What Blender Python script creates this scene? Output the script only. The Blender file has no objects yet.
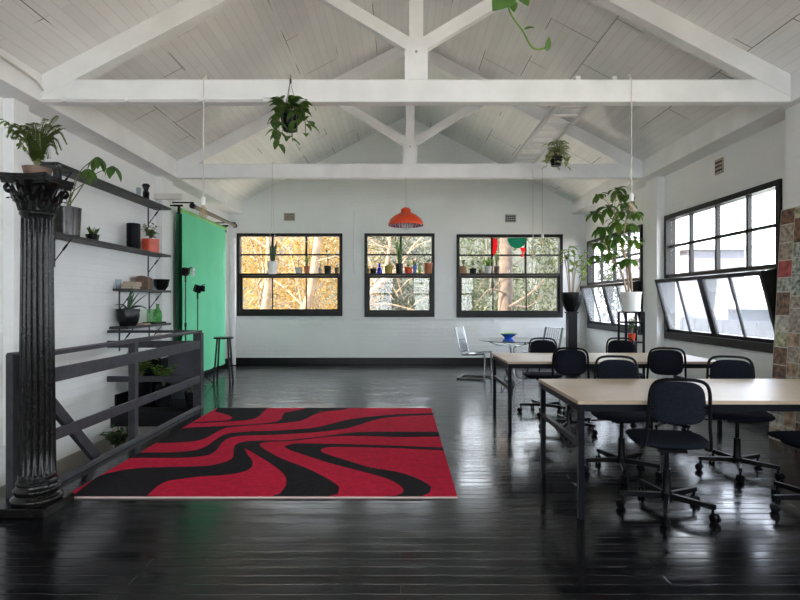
import bpy, bmesh, math, random
from mathutils import Vector, Matrix, Euler
PI = math.pi
sc = bpy.context.scene
col = sc.collection
RNG = random.Random(7)
F, HZ, CAMH = 533.3, 302.0, 1.35           # focal length in px, horizon row, eye height

def at(u, v, Y):                            # point at depth Y seen at pixel (u, v)
    return Vector(((u - 400) * Y / F, Y, CAMH + (HZ - v) * Y / F))
def floor_at(u, v):
    Y = F * CAMH / (v - HZ)
    return Vector(((u - 400) * Y / F, Y, 0))

# ------------------------------------------------------------------ materials
def mat(name, c, rough=.5, metal=0., var=.0, vscale=8., bump=0., bscale=60., spec=.5, trans=0., emit=None, coat=0., c2=None):
    m = bpy.data.materials.new(name); m.use_nodes = True
    nt = m.node_tree; b = nt.nodes['Principled BSDF']
    b.inputs['Base Color'].default_value = (*c, 1)
    b.inputs['Roughness'].default_value = rough
    b.inputs['Metallic'].default_value = metal
    b.inputs['Specular IOR Level'].default_value = spec
    b.inputs['Transmission Weight'].default_value = trans
    b.inputs['Coat Weight'].default_value = coat
    if emit:
        b.inputs['Emission Color'].default_value = (*c, 1); b.inputs['Emission Strength'].default_value = emit
    tc = nt.nodes.new('ShaderNodeTexCoord')
    if var or c2:
        n = nt.nodes.new('ShaderNodeTexNoise'); n.inputs['Scale'].default_value = vscale; n.inputs['Detail'].default_value = 4
        nt.links.new(tc.outputs['Object'], n.inputs['Vector'])
        r = nt.nodes.new('ShaderNodeValToRGB')
        r.color_ramp.elements[0].position = .35; r.color_ramp.elements[1].position = .65
        a = [max(0, x * (1 - var)) for x in c]; d = list(c2) if c2 else [min(1, x * (1 + var)) for x in c]
        r.color_ramp.elements[0].color = (*a, 1); r.color_ramp.elements[1].color = (*d, 1)
        nt.links.new(n.outputs['Fac'], r.inputs['Fac']); nt.links.new(r.outputs['Color'], b.inputs['Base Color'])
    if bump:
        n2 = nt.nodes.new('ShaderNodeTexNoise'); n2.inputs['Scale'].default_value = bscale; n2.inputs['Detail'].default_value = 3
        nt.links.new(tc.outputs['Object'], n2.inputs['Vector'])
        bp = nt.nodes.new('ShaderNodeBump'); bp.inputs['Strength'].default_value = bump; bp.inputs['Distance'].default_value = .01
        nt.links.new(n2.outputs['Fac'], bp.inputs['Height']); nt.links.new(bp.outputs['Normal'], b.inputs['Normal'])
    return m

def brick_wall(name, c, axis='x', bump=.9):
    """painted brickwork: shallow mortar relief under thick paint"""
    m = bpy.data.materials.new(name); m.use_nodes = True
    nt = m.node_tree; L = nt.links.new; b = nt.nodes['Principled BSDF']
    b.inputs['Roughness'].default_value = .55
    tc = nt.nodes.new('ShaderNodeTexCoord'); sp = nt.nodes.new('ShaderNodeSeparateXYZ'); cb = nt.nodes.new('ShaderNodeCombineXYZ')
    L(tc.outputs['Object'], sp.inputs[0])
    L(sp.outputs['X' if axis == 'x' else 'Y'], cb.inputs['X']); L(sp.outputs['Z'], cb.inputs['Y'])
    br = nt.nodes.new('ShaderNodeTexBrick'); br.inputs['Scale'].default_value = 1
    br.inputs['Brick Width'].default_value = .23; br.inputs['Row Height'].default_value = .086
    br.inputs['Mortar Size'].default_value = .006; br.inputs['Mortar Smooth'].default_value = .6
    br.inputs['Color1'].default_value = (1, 1, 1, 1); br.inputs['Color2'].default_value = (.93, .93, .93, 1); br.inputs['Mortar'].default_value = (.55, .55, .55, 1)
    L(cb.outputs[0], br.inputs['Vector'])
    n = nt.nodes.new('ShaderNodeTexNoise'); n.inputs['Scale'].default_value = 1.6; n.inputs['Detail'].default_value = 6
    L(tc.outputs['Object'], n.inputs['Vector'])
    r = nt.nodes.new('ShaderNodeValToRGB'); r.color_ramp.elements[0].position = .3; r.color_ramp.elements[1].position = .7
    r.color_ramp.elements[0].color = (*[x * .93 for x in c], 1); r.color_ramp.elements[1].color = (*c, 1)
    L(n.outputs['Fac'], r.inputs['Fac']); L(r.outputs['Color'], b.inputs['Base Color'])
    n3 = nt.nodes.new('ShaderNodeTexNoise'); n3.inputs['Scale'].default_value = 9; n3.inputs['Detail'].default_value = 5
    L(tc.outputs['Object'], n3.inputs['Vector'])
    mx = nt.nodes.new('ShaderNodeMix'); mx.data_type = 'RGBA'; mx.inputs['Factor'].default_value = .45
    L(br.outputs['Color'], mx.inputs[6]); L(n3.outputs['Fac'], mx.inputs[7])
    bp = nt.nodes.new('ShaderNodeBump'); bp.inputs['Strength'].default_value = bump; bp.inputs['Distance'].default_value = .016
    L(mx.outputs[2], bp.inputs['Height']); L(bp.outputs['Normal'], b.inputs['Normal'])
    return m

def floor_mat():
    m = bpy.data.materials.new('black_lacquered_boards'); m.use_nodes = True
    nt = m.node_tree; L = nt.links.new; b = nt.nodes['Principled BSDF']; b.inputs['Specular IOR Level'].default_value = .29
    tc = nt.nodes.new('ShaderNodeTexCoord')
    br = nt.nodes.new('ShaderNodeTexBrick'); br.inputs['Scale'].default_value = 1
    br.inputs['Brick Width'].default_value = 2.6; br.inputs['Row Height'].default_value = .085
    br.inputs['Mortar Size'].default_value = .0035; br.inputs['Mortar Smooth'].default_value = .4
    br.inputs['Color1'].default_value = (.008, .0075, .008, 1); br.inputs['Color2'].default_value = (.004, .004, .005, 1); br.inputs['Mortar'].default_value = (.002, .002, .002, 1)
    br.inputs['Bias'].default_value = 0
    L(tc.outputs['Object'], br.inputs['Vector'])
    n = nt.nodes.new('ShaderNodeTexNoise'); n.inputs['Scale'].default_value = 3.; n.inputs['Detail'].default_value = 7
    mp = nt.nodes.new('ShaderNodeMapping'); mp.inputs['Scale'].default_value = (.5, 3, 1)
    L(tc.outputs['Object'], mp.inputs['Vector']); L(mp.outputs[0], n.inputs['Vector'])
    mr = nt.nodes.new('ShaderNodeMapRange'); mr.inputs['From Min'].default_value = .35; mr.inputs['From Max'].default_value = .7
    mr.inputs['To Min'].default_value = .11; mr.inputs['To Max'].default_value = .26
    L(n.outputs['Fac'], mr.inputs['Value']); L(mr.outputs[0], b.inputs['Roughness'])
    L(br.outputs['Color'], b.inputs['Base Color'])
    # each board lies at a slightly different height, soft wear along the grain
    n2 = nt.nodes.new('ShaderNodeTexNoise'); n2.inputs['Scale'].default_value = 4; n2.inputs['Detail'].default_value = 4
    mp2 = nt.nodes.new('ShaderNodeMapping'); mp2.inputs['Scale'].default_value = (1, 5, 1)
    L(tc.outputs['Object'], mp2.inputs['Vector']); L(mp2.outputs[0], n2.inputs['Vector'])
    br2 = nt.nodes.new('ShaderNodeTexBrick'); br2.inputs['Scale'].default_value = 1
    br2.inputs['Brick Width'].default_value = 2.6; br2.inputs['Row Height'].default_value = .085
    br2.inputs['Mortar Size'].default_value = .005; br2.inputs['Mortar Smooth'].default_value = 1
    br2.inputs['Color1'].default_value = (1, 1, 1, 1); br2.inputs['Color2'].default_value = (.8, .8, .8, 1); br2.inputs['Mortar'].default_value = (.1, .1, .1, 1)
    L(tc.outputs['Object'], br2.inputs['Vector'])
    mx = nt.nodes.new('ShaderNodeMix'); mx.data_type = 'RGBA'; mx.inputs['Factor'].default_value = .3
    L(br2.outputs['Color'], mx.inputs[6]); L(n2.outputs['Fac'], mx.inputs[7])
    bp = nt.nodes.new('ShaderNodeBump'); bp.inputs['Strength'].default_value = .28; bp.inputs['Distance'].default_value = .005
    L(mx.outputs[2], bp.inputs['Height']); L(bp.outputs['Normal'], b.inputs['Normal'])
    return m

def ceiling_mat():
    """white painted boards laid along the room with staggered open joints; object x runs up the slope"""
    m = bpy.data.materials.new('white_ceiling_boards'); m.use_nodes = True
    nt = m.node_tree; L = nt.links.new; b = nt.nodes['Principled BSDF']; b.inputs['Roughness'].default_value = .6
    tc = nt.nodes.new('ShaderNodeTexCoord')
    sx_ = nt.nodes.new('ShaderNodeSeparateXYZ'); sw = nt.nodes.new('ShaderNodeCombineXYZ'); L(tc.outputs['Object'], sx_.inputs[0]); L(sx_.outputs['Y'], sw.inputs['X']); L(sx_.outputs['X'], sw.inputs['Y'])
    def brick(w, h, ms, c1, c2, mo):
        br = nt.nodes.new('ShaderNodeTexBrick'); br.inputs['Scale'].default_value = 1
        br.inputs['Brick Width'].default_value = w; br.inputs['Row Height'].default_value = h
        br.inputs['Mortar Size'].default_value = ms; br.inputs['Mortar Smooth'].default_value = .2
        for k, v in (('Color1', c1), ('Color2', c2), ('Mortar', mo)): br.inputs[k].default_value = (*v, 1)
        L(sw.outputs[0], br.inputs['Vector']); return br
    big = brick(1.05, .60, .005, (1, 1, 1), (.95, .95, .95), (.22, .21, .20))
    n = nt.nodes.new('ShaderNodeTexNoise'); n.inputs['Scale'].default_value = 1.1; n.inputs['Detail'].default_value = 1
    L(tc.outputs['Object'], n.inputs['Vector'])
    r = nt.nodes.new('ShaderNodeValToRGB'); r.color_ramp.elements[0].position = .53; r.color_ramp.elements[1].position = .58
    L(n.outputs['Fac'], r.inputs['Fac'])
    mx = nt.nodes.new('ShaderNodeMix'); mx.data_type = 'RGBA'; mx.inputs[6].default_value = (1, 1, 1, 1)
    L(r.outputs['Color'], mx.inputs['Factor']); L(big.outputs['Color'], mx.inputs[7])
    fine = brick(3.4, .105, .005, (1, 1, 1), (.9, .9, .9), (.2, .2, .2))
    paint = brick(3.4, .105, .005, (.86, .86, .85), (.80, .80, .79), (.735, .73, .725))
    mu = nt.nodes.new('ShaderNodeMix'); mu.data_type = 'RGBA'; mu.blend_type = 'MULTIPLY'; mu.inputs['Factor'].default_value = 1
    L(paint.outputs['Color'], mu.inputs[6]); L(mx.outputs[2], mu.inputs[7]); L(mu.outputs[2], b.inputs['Base Color'])
    fl = nt.nodes.new('ShaderNodeTexNoise'); fl.inputs['Scale'].default_value = 14; fl.inputs['Detail'].default_value = 5
    L(tc.outputs['Object'], fl.inputs['Vector'])
    m2 = nt.nodes.new('ShaderNodeMix'); m2.data_type = 'RGBA'; m2.inputs['Factor'].default_value = .3
    L(fine.outputs['Color'], m2.inputs[6]); L(fl.outputs['Fac'], m2.inputs[7])
    bp = nt.nodes.new('ShaderNodeBump'); bp.inputs['Strength'].default_value = .25; bp.inputs['Distance'].default_value = .01
    L(m2.outputs[2], bp.inputs['Height']); L(bp.outputs['Normal'], b.inputs['Normal'])
    return m

def glass_mat(name, tint=(1, 1, 1), haze=.0, gloss=1.0):
    m = bpy.data.materials.new(name); m.use_nodes = True
    nt = m.node_tree; L = nt.links.new; nt.nodes.remove(nt.nodes['Principled BSDF'])
    out = nt.nodes['Material Output']
    t = nt.nodes.new('ShaderNodeBsdfTransparent'); t.inputs['Color'].default_value = (*tint, 1)
    g = nt.nodes.new('ShaderNodeBsdfGlossy'); g.inputs['Roughness'].default_value = .02
    lw = nt.nodes.new('ShaderNodeLayerWeight'); lw.inputs['Blend'].default_value = .5      # Schlick reflectance from the facing angle
    pw = nt.nodes.new('ShaderNodeMath'); pw.operation = 'POWER'; pw.inputs[1].default_value = 5
    L(lw.outputs['Facing'], pw.inputs[0])
    mul = nt.nodes.new('ShaderNodeMath'); mul.operation = 'MULTIPLY_ADD'; mul.inputs[1].default_value = .8 * gloss; mul.inputs[2].default_value = .03 * gloss
    L(pw.outputs[0], mul.inputs[0])
    mx = nt.nodes.new('ShaderNodeMixShader'); L(mul.outputs[0], mx.inputs[0]); L(t.outputs[0], mx.inputs[1]); L(g.outputs[0], mx.inputs[2])
    last = mx
    if haze:
        d = nt.nodes.new('ShaderNodeBsdfTranslucent'); d.inputs['Color'].default_value = (.9, .92, .95, 1)
        m2 = nt.nodes.new('ShaderNodeMixShader'); m2.inputs[0].default_value = haze
        L(mx.outputs[0], m2.inputs[1]); L(d.outputs[0], m2.inputs[2]); last = m2
    L(last.outputs[0], out.inputs['Surface'])
    return m

def leaf_mat(name, c, var=.35, rough=.4, trans=.35):
    m = mat(name, c, rough, var=var, vscale=9)
    nt = m.node_tree; L = nt.links.new; b = nt.nodes['Principled BSDF']; out = nt.nodes['Material Output']
    tr = nt.nodes.new('ShaderNodeBsdfTranslucent')
    tr.inputs['Color'].default_value = (min(1, c[0] * 1.9 + .03), min(1, c[1] * 1.7 + .02), c[2] * .8, 1)
    mx = nt.nodes.new('ShaderNodeMixShader'); mx.inputs[0].default_value = trans
    L(b.outputs[0], mx.inputs[1]); L(tr.outputs[0], mx.inputs[2]); L(mx.outputs[0], out.inputs['Surface'])
    return m

M = {
    'wall': brick_wall('painted_white_brick', (.83, .84, .835), 'x'),
    'wall_y': brick_wall('painted_white_brick_side', (.85, .85, .84), 'y', .5),
    'beige_lower': mat('beige_lower_wall', (.42, .40, .36), .6, var=.1, vscale=2),  # beige of the walls below floor level
    'white': mat('white_gloss_paint', (.80, .80, .795), .45, var=.05, vscale=3, bump=.15, bscale=18),
    'trunking': mat('cream_conduit', (.70, .67, .61), .5),
    'floor': floor_mat(), 'ceil': ceiling_mat(),
    'black': mat('black_paint', (.007, .007, .008), .38, spec=.3, var=.3, vscale=20, bump=.1, bscale=40),
    'col': mat('black_lacquer_column', (.006, .0055, .005), .19, spec=.22, var=.3, vscale=30, bump=.05, bscale=50),
    'rail': mat('charcoal_painted_timber', (.040, .040, .046), .42, spec=.25, var=.25, vscale=12, bump=.2, bscale=50),
    'frame': mat('dark_window_paint', (.010, .009, .008), .4, spec=.3, var=.3, vscale=10),
    'shelf': mat('dark_stained_board', (.034, .033, .033), .5, spec=.3, var=.35, vscale=14, bump=.25, bscale=30),
    'glass': glass_mat('window_glass'), 'glass_hazy': glass_mat('milky_glass', (.94, .95, .99), .05),  # second glass slightly milky and violet-tinted
    'table_glass': glass_mat('table_glass', (.90, .94, .93), .02, 1.3),
    'bulb_glass': glass_mat('bulb_glass', (.95, .92, .85), .08),
    'clear': glass_mat('clear_tumbler_glass', (.88, .92, .94), .12),
    'ply': mat('pale_birch_top', (.37, .285, .205), .38, var=.10, vscale=2.5),
    'steel_black': mat('black_powdercoated_steel', (.006, .007, .010), .35, spec=.07),
    'fabric': mat('black_navy_upholstery', (.010, .011, .017), .9, var=.2, vscale=60, bump=.4, bscale=400, spec=.06),
    'plastic': mat('black_plastic', (.005, .005, .006), .32, spec=.08),
    'chrome': mat('chrome', (.30, .315, .33), .16, metal=1),
    'gunmetal': mat('gunmetal', (.045, .043, .042), .25, metal=1, var=.2, vscale=14),
    'steel': mat('brushed_steel', (.42, .41, .40), .28, metal=1, var=.15, vscale=14),
    'red': mat('red_wool_pile', (.45, .010, .040), .95, var=.14, vscale=22, bump=.6, bscale=260, spec=.1),
    'rugblack': mat('black_wool_pile', (.012, .011, .013), .95, var=.3, vscale=30, bump=.6, bscale=260, spec=.1),
    'rugedge': mat('pale_rug_backing', (.55, .45, .42), .9),
    'orange': mat('orange_enamel', (.72, .065, .016), .35, var=.06, vscale=5),
    'magenta': mat('magenta_lamp_lining', (.35, .02, .12), .5),
    'orangepot': mat('orange_glazed_pot', (.62, .07, .025), .3, var=.08, vscale=12),
    'bead': mat('clear_acrylic_beads', (.75, .72, .72), .12, spec=.8),
    'green_screen': mat('green_backdrop_cloth', (.15, .66, .36), .85, var=.04, vscale=2),
    'green_shade': mat('green_tinted_shade', (.05, .20, .11), .9, var=.2, vscale=4),
    'roll_brown': mat('taupe_paper_roll', (.20, .17, .14), .6),
    'tube_green': mat('lime_backdrop_tube', (.22, .58, .16), .5),
    'terracotta': mat('terracotta', (.42, .14, .07), .7, var=.15, vscale=20),
    'soil': mat('potting_soil', (.03, .02, .014), .95, bump=.8, bscale=60),
    'potblack': mat('black_glazed_pot', (.008, .008, .009), .25, spec=.25),
    'potwhite': mat('white_glazed_pot', (.78, .77, .73), .3, var=.04),
    'potgrey': mat('pale_concrete_pot', (.48, .47, .45), .7, var=.1),
    'bluepot': mat('blue_glazed_clay', (.015, .10, .52), .25),
    'blueglass': mat('cobalt_glass', (.03, .04, .55), .08, trans=.5),
    'lime': mat('lime_green_glaze', (.35, .55, .10), .3),
    'yellowpot': mat('mustard_glaze', (.40, .28, .05), .35),
    'greenglass': mat('bottle_green_glass', (.10, .55, .10), .07, trans=.75),
    'greenpane': glass_mat('pale_green_glass', (.80, .95, .80), .08),
    'wood': mat('brown_box_wood', (.12, .065, .04), .5, var=.3, vscale=16),
    'paper': mat('book_pages', (.45, .37, .29), .8), 'bookbrown': mat('tan_book_cloth', (.35, .19, .11), .7), 'bookgrey': mat('grey_book_cloth', (.20, .20, .21), .7),
    'cord': mat('pale_flex', (.62, .58, .53), .6), 'ceramic': mat('white_ceramic', (.8, .79, .76), .3), 'cable': mat('black_cable', (.012, .012, .012), .5),
    'filament': mat('amber_filament', (.75, .48, .20), .4),
    'leaf': leaf_mat('green_leaf', (.060, .135, .030)), 'leaf_dark': leaf_mat('deep_green_leaf', (.024, .075, .020), rough=.3, trans=.22),
    'leaf_fern': leaf_mat('fern_green_leaf', (.10, .17, .035)),
    'leaf_light': leaf_mat('light_green_leaf', (.13, .24, .045)), 'leaf_grey': leaf_mat('blue_green_leaf', (.065, .13, .085)),
    'variegated': mat('variegated_leaf', (.10, .20, .05), .4, var=.3, vscale=25, c2=(.50, .50, .24)),
    'stem': mat('green_brown_stem', (.13, .13, .05), .6), 'stemwood': mat('pale_woody_stem', (.30, .22, .14), .7),
    'bark': mat('pale_gum_bark', (.125, .085, .055), .8, var=.25, vscale=3, bump=.4, bscale=12), 'bark_dark': mat('grey_brown_bark', (.052, .037, .028), .85, var=.3, vscale=5, bump=.5, bscale=14),
    'fol_sunlit': leaf_mat('sunlight_tinted_foliage', (.125, .080, .028), .3, .6), 'fol_olive': leaf_mat('olive_foliage', (.026, .028, .017), .35, .6), 'fol_green': leaf_mat('garden_green_foliage', (.016, .026, .014), .35, .6), 'fol_shade': leaf_mat('shade_tinted_foliage', (.014, .021, .023), .35, .6),  # amber sunlight and bluish shade are put into these leaf colours
    'lawn': mat('garden_ground', (.62, .58, .50), .9, var=.15, vscale=1.5),
    'hill': mat('overgrown_slope', (.018, .021, .015), .95, var=.5, vscale=1.2, bump=1., bscale=3),
    'panel': mat('slate_grey_panel', (.055, .06, .072), .5, var=.2, vscale=4),
    'render': mat('grey_rendered_wall', (.10, .10, .125), .8, var=.08, vscale=1), 'tiles': mat('grey_roof_sheet', (.35, .42, .42), .6),
    'fence': mat('grey_paling', (.09, .088, .095), .8, var=.2, vscale=3),
    'vent': mat('tan_vent_brick', (.40, .33, .26), .8, var=.2, vscale=30), 'vent_metal': mat('grey_metal_vent', (.30, .30, .30), .45, metal=.6),
    'redcloth': leaf_mat('red_sheer_cloth', (.60, .02, .04), .1, .7, .5), 'tealcloth': leaf_mat('teal_sheer_cloth', (.0, .22, .20), .1, .7, .4),
    'alu': mat('white_painted_ladder', (.70, .70, .70), .45), 'boardback': mat('collage_mount_board', (.55, .53, .49), .8),
}
for i, (a, b_) in enumerate([((.22, .10, .06), (.55, .40, .28)), ((.40, .05, .06), (.50, .10, .10)), ((.08, .09, .08), (.42, .45, .40)), ((.42, .38, .32), (.68, .64, .58)),
                             ((.20, .26, .12), (.62, .58, .40)), ((.05, .05, .06), (.30, .14, .08)), ((.30, .22, .17), (.48, .42, .36)), ((.10, .20, .16), (.60, .62, .56))]):
    M['pic%d' % i] = mat('magazine_picture_%d' % i, a, .5, var=.5, vscale=11 + 2 * i, c2=b_)

# ------------------------------------------------------------------ mesh builder
class MB:
    def __init__(s): s.v, s.f, s.mi = [], [], []
    def add(s, vs, fs, mi=0):
        o = len(s.v); s.v += [tuple(x) for x in vs]
        for f in fs: s.f.append(tuple(i + o for i in f)); s.mi.append(mi)
    def box(s, c, size, rot=None, bevel=0., seg=1, mi=0):
        bm = bmesh.new(); bmesh.ops.create_cube(bm, size=1)
        for v in bm.verts: v.co = Vector((v.co.x * size[0], v.co.y * size[1], v.co.z * size[2]))
        if bevel: bmesh.ops.bevel(bm, geom=bm.edges[:], offset=bevel, segments=seg, affect='EDGES', profile=.5)
        R = Euler(rot).to_matrix() if rot else Matrix.Identity(3)
        bm.verts.index_update()
        s.add([R @ v.co + Vector(c) for v in bm.verts], [[v.index for v in f.verts] for f in bm.faces], mi); bm.free(); return s
    def bar(s, a, b, w, h, up=(0, 0, 1), bevel=0., mi=0):
        """rectangular bar from a to b; w across, h along up"""
        a, b = Vector(a), Vector(b); d = (b - a); L = d.length; x = d.normalized()
        if abs(Vector(up).normalized().dot(x)) > .99: up = (0, 1, 0)
        y = Vector(up).cross(x).normalized(); z = x.cross(y)
        R = Matrix((x, y, z)).transposed(); c = (a + b) / 2
        bm = bmesh.new(); bmesh.ops.create_cube(bm, size=1)
        for v in bm.verts: v.co = Vector((v.co.x * L, v.co.y * w, v.co.z * h))
        if bevel: bmesh.ops.bevel(bm, geom=bm.edges[:], offset=bevel, segments=1, affect='EDGES')
        bm.verts.index_update()
        s.add([R @ v.co + c for v in bm.verts], [[v.index for v in f.verts] for f in bm.faces], mi); bm.free(); return s
    def tube(s, pts, r, n=8, cap=True, mi=0):
        pts = [Vector(p) for p in pts]; m = len(pts)
        rs = r if isinstance(r, (list, tuple)) else [r] * m
        t = [(pts[min(i + 1, m - 1)] - pts[max(i - 1, 0)]).normalized() for i in range(m)]
        nrm = t[0].orthogonal().normalized(); vs = []
        for i in range(m):
            nrm = (nrm - t[i] * nrm.dot(t[i]))
            nrm = nrm.normalized() if nrm.length > 1e-6 else t[i].orthogonal().normalized()
            bn = t[i].cross(nrm)
            for k in range(n):
                a = 2 * PI * k / n; vs.append(pts[i] + (nrm * math.cos(a) + bn * math.sin(a)) * rs[i])
        fs = [(i * n + k, i * n + (k + 1) % n, (i + 1) * n + (k + 1) % n, (i + 1) * n + k) for i in range(m - 1) for k in range(n)]
        if cap: fs += [tuple(range(n))[::-1], tuple(range((m - 1) * n, m * n))]
        s.add(vs, fs, mi); return s
    def lathe(s, prof, n=24, c=(0, 0, 0), mi=0, fn=None, rot=None):
        c = Vector(c); vs = []; R = Euler(rot).to_matrix() if rot else None
        for (r, z) in prof:
            for k in range(n):
                a = 2 * PI * k / n; rr = max(r, 1e-4) * (fn(a, z) if fn else 1)
                p = Vector((rr * math.cos(a), rr * math.sin(a), z)); vs.append((R @ p if R else p) + c)
        m = len(prof)
        fs = [(i * n + k, i * n + (k + 1) % n, (i + 1) * n + (k + 1) % n, (i + 1) * n + k) for i in range(m - 1) for k in range(n)]
        s.add(vs, fs, mi); return s
    def ball(s, c, r, n=12, sz=1., mi=0):
        s.lathe([(r * math.sin(PI * i / 8), -r * sz * math.cos(PI * i / 8)) for i in range(9)], n, c, mi); return s
    def prism(s, poly, axis, a, b, mi=0):
        """polygon (list of 2-tuples) extruded from a to b along an axis: 'y' -> (x, z), 'x' -> (y, z), 'z' -> (x, y)"""
        mk = {'y': lambda p, t: (p[0], t, p[1]), 'x': lambda p, t: (t, p[0], p[1]), 'z': lambda p, t: (p[0], p[1], t)}[axis]
        n = len(poly); vs = [mk(p, a) for p in poly] + [mk(p, b) for p in poly]
        s.add(vs, [tuple(range(n))[::-1], tuple(range(n, 2 * n))] + [(i, (i + 1) % n, n + (i + 1) % n, n + i) for i in range(n)], mi); return s
    def leaf(s, p, d, L, W, droop=.3, seg=4, up=(0, 0, 1), shape=1., fold=.15, mi=0):
        p, d = Vector(p), Vector(d).normalized(); up = Vector(up)
        side = d.cross(up); side = side.normalized() if side.length > 1e-3 else d.orthogonal().normalized()
        vs = []; q = p.copy(); dd = d.copy()
        for i in range(seg + 1):
            t = i / seg; w = W * .5 * (math.sin(PI * min(1, t ** shape * .94 + .05)) ** .8)
            nr = side.cross(dd).normalized()
            vs += [q - side * w + nr * w * fold * 2, q.copy(), q + side * w + nr * w * fold * 2]
            q = q + dd * (L / seg); dd = (dd - Vector((0, 0, droop / seg * 1.6))).normalized()
        fs = []
        for i in range(seg):
            a = i * 3; fs += [(a, a + 1, a + 4, a + 3), (a + 1, a + 2, a + 5, a + 4)]
        s.add(vs, fs, mi); return s
    def pad(s, w, h, t, R, c, power=4., dome=.35, curve=0., n=40, rings=6):
        """cushion: superellipse in local x, y with domed faces along local z; curve bends it about y"""
        vs, fs = [], []; c = Vector(c)
        def P(r, a, sg):
            ca, sa = math.cos(a), math.sin(a)
            k = (abs(ca) ** power + abs(sa) ** power) ** (-1 / power)
            x, y = w / 2 * r * ca * k, h / 2 * r * sa * k
            z = sg * t / 2 * ((1 - r ** 5) ** .5 * (1 - dome) + dome * (1 - r * r)) + curve * x * x
            return R @ Vector((x, y, z)) + c
        rad = [i / rings for i in range(1, rings)] + [.96, .99, 1.]
        o = 0
        for sg in (1, -1):
            vs.append(P(0, 0, sg))
            for r in rad: vs += [P(r, 2 * PI * k / n, sg) for k in range(n)]
            m = len(rad); f0 = []
            for k in range(n): f0.append((o, o + 1 + k, o + 1 + (k + 1) % n))
            for i in range(m - 1):
                for k in range(n): f0.append((o + 1 + i * n + k, o + 1 + (i + 1) * n + k, o + 1 + (i + 1) * n + (k + 1) % n, o + 1 + i * n + (k + 1) % n))
            fs += f0 if sg > 0 else [f[::-1] for f in f0]
            o = len(vs)
        s.add(vs, fs); return s
    def build(s, name, m, parent=None, loc=None, rot=None, angle=35, merge=False):
        me = bpy.data.meshes.new(name); me.from_pydata(s.v, [], s.f)
        for x in (m if isinstance(m, (list, tuple)) else [m]): me.materials.append(x)
        me.polygons.foreach_set('material_index', s.mi)
        if merge:
            bm = bmesh.new(); bm.from_mesh(me); bmesh.ops.remove_doubles(bm, verts=bm.verts, dist=1e-4); bm.to_mesh(me); bm.free()
        me.polygons.foreach_set('use_smooth', [True] * len(me.polygons))
        me.set_sharp_from_angle(angle=math.radians(angle)); me.update()
        o = bpy.data.objects.new(name, me); col.objects.link(o)
        if parent: o.parent = parent
        if loc: o.location = loc
        if rot: o.rotation_euler = rot
        return o

def spline(pts, k=6):
    pts = [Vector(p) for p in pts]; out = []
    for i in range(len(pts) - 1):
        p0, p1, p2, p3 = pts[max(i - 1, 0)], pts[i], pts[i + 1], pts[min(i + 2, len(pts) - 1)]
        for j in range(k):
            t = j / k
            out.append(.5 * ((2 * p1) + (p2 - p0) * t + (2 * p0 - 5 * p1 + 4 * p2 - p3) * t * t + (3 * p1 - p0 - 3 * p2 + p3) * t ** 3))
    out.append(pts[-1]); return out

def tag(o, label=None, cat=None, group=None, kind=None):
    if label: o['label'] = label
    if cat: o['category'] = cat
    if group: o['group'] = group
    if kind: o['kind'] = kind
    return o
def empty(name, loc=(0, 0, 0), rz=0.):
    o = bpy.data.objects.new(name, None); col.objects.link(o); o.location = loc; o.rotation_euler = (0, 0, rz); o.empty_display_size = .1; return o
def thing(name, label, cat, loc=(0, 0, 0), rz=0., group=None):
    return tag(empty(name, loc, rz), label, cat, group)
def struct(o, label=None, cat=None):
    return tag(o, label, cat, None, 'structure')
KIDS = {}
def copy_tree(o, parent=None):
    c = o.copy(); col.objects.link(c)
    if parent: c.parent = parent
    for ch in [x for x in col.objects if x.parent == o]: copy_tree(ch, c)
    return c

# ------------------------------------------------------------------ room shell
XL, XR, YB, YF = -3.72, 4.03, 11.6, -2.6
XM, APEX, SL = .155, 5.40, .524
EAVE = 3.26
def roof(x): return APEX - SL * abs(x - XM)
STX, STY0, STY1 = -2.56, 3.66, 6.85          # stairwell opening: XL..STX, STY0..STY1

def grid_wall(u0, u1, z0, z1, holes, put):
    us = sorted({u0, u1, *[h[0] for h in holes], *[h[1] for h in holes]})
    zs = sorted({z0, z1, *[h[2] for h in holes], *[h[3] for h in holes]})
    for a, b in zip(us, us[1:]):
        for c, d in zip(zs, zs[1:]):
            if any(h[0] <= (a + b) / 2 <= h[1] and h[2] <= (c + d) / 2 <= h[3] for h in holes): continue
            put(a, b, c, d)
px = YB / F
def bx_(u): return (u - 400) * px
def bz_(v): return CAMH + (HZ - v) * px
BW = [(bx_(237), bx_(342.5), bz_(316), bz_(233.5)), (bx_(364.5), bx_(434.5), bz_(317), bz_(233.5)), (bx_(456.5), bx_(562.5), bz_(317.5), bz_(234.5))]
RW = [(8.85, 11.42, .80, 2.64), (5.62, 8.08, .80, 2.65), (1.4, 4.4, .80, 2.65), (-1.9, .8, .80, 2.65)]    # along Y
FW = [(-3.3, -.3, .8, 2.8), (.6, 3.6, .8, 2.8)]

m = MB()
for (a, b, c, d) in ((XL - .2, XR + .2, YF - .2, STY0), (STX, XR + .2, STY0, STY1), (XL - .2, XR + .2, STY1, YB + .2)):
    m.box(((a + b) / 2, (c + d) / 2, -.03), (b - a, d - c, .06))
struct(m.build('floor', M['floor']), 'glossy black painted floorboards')
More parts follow.
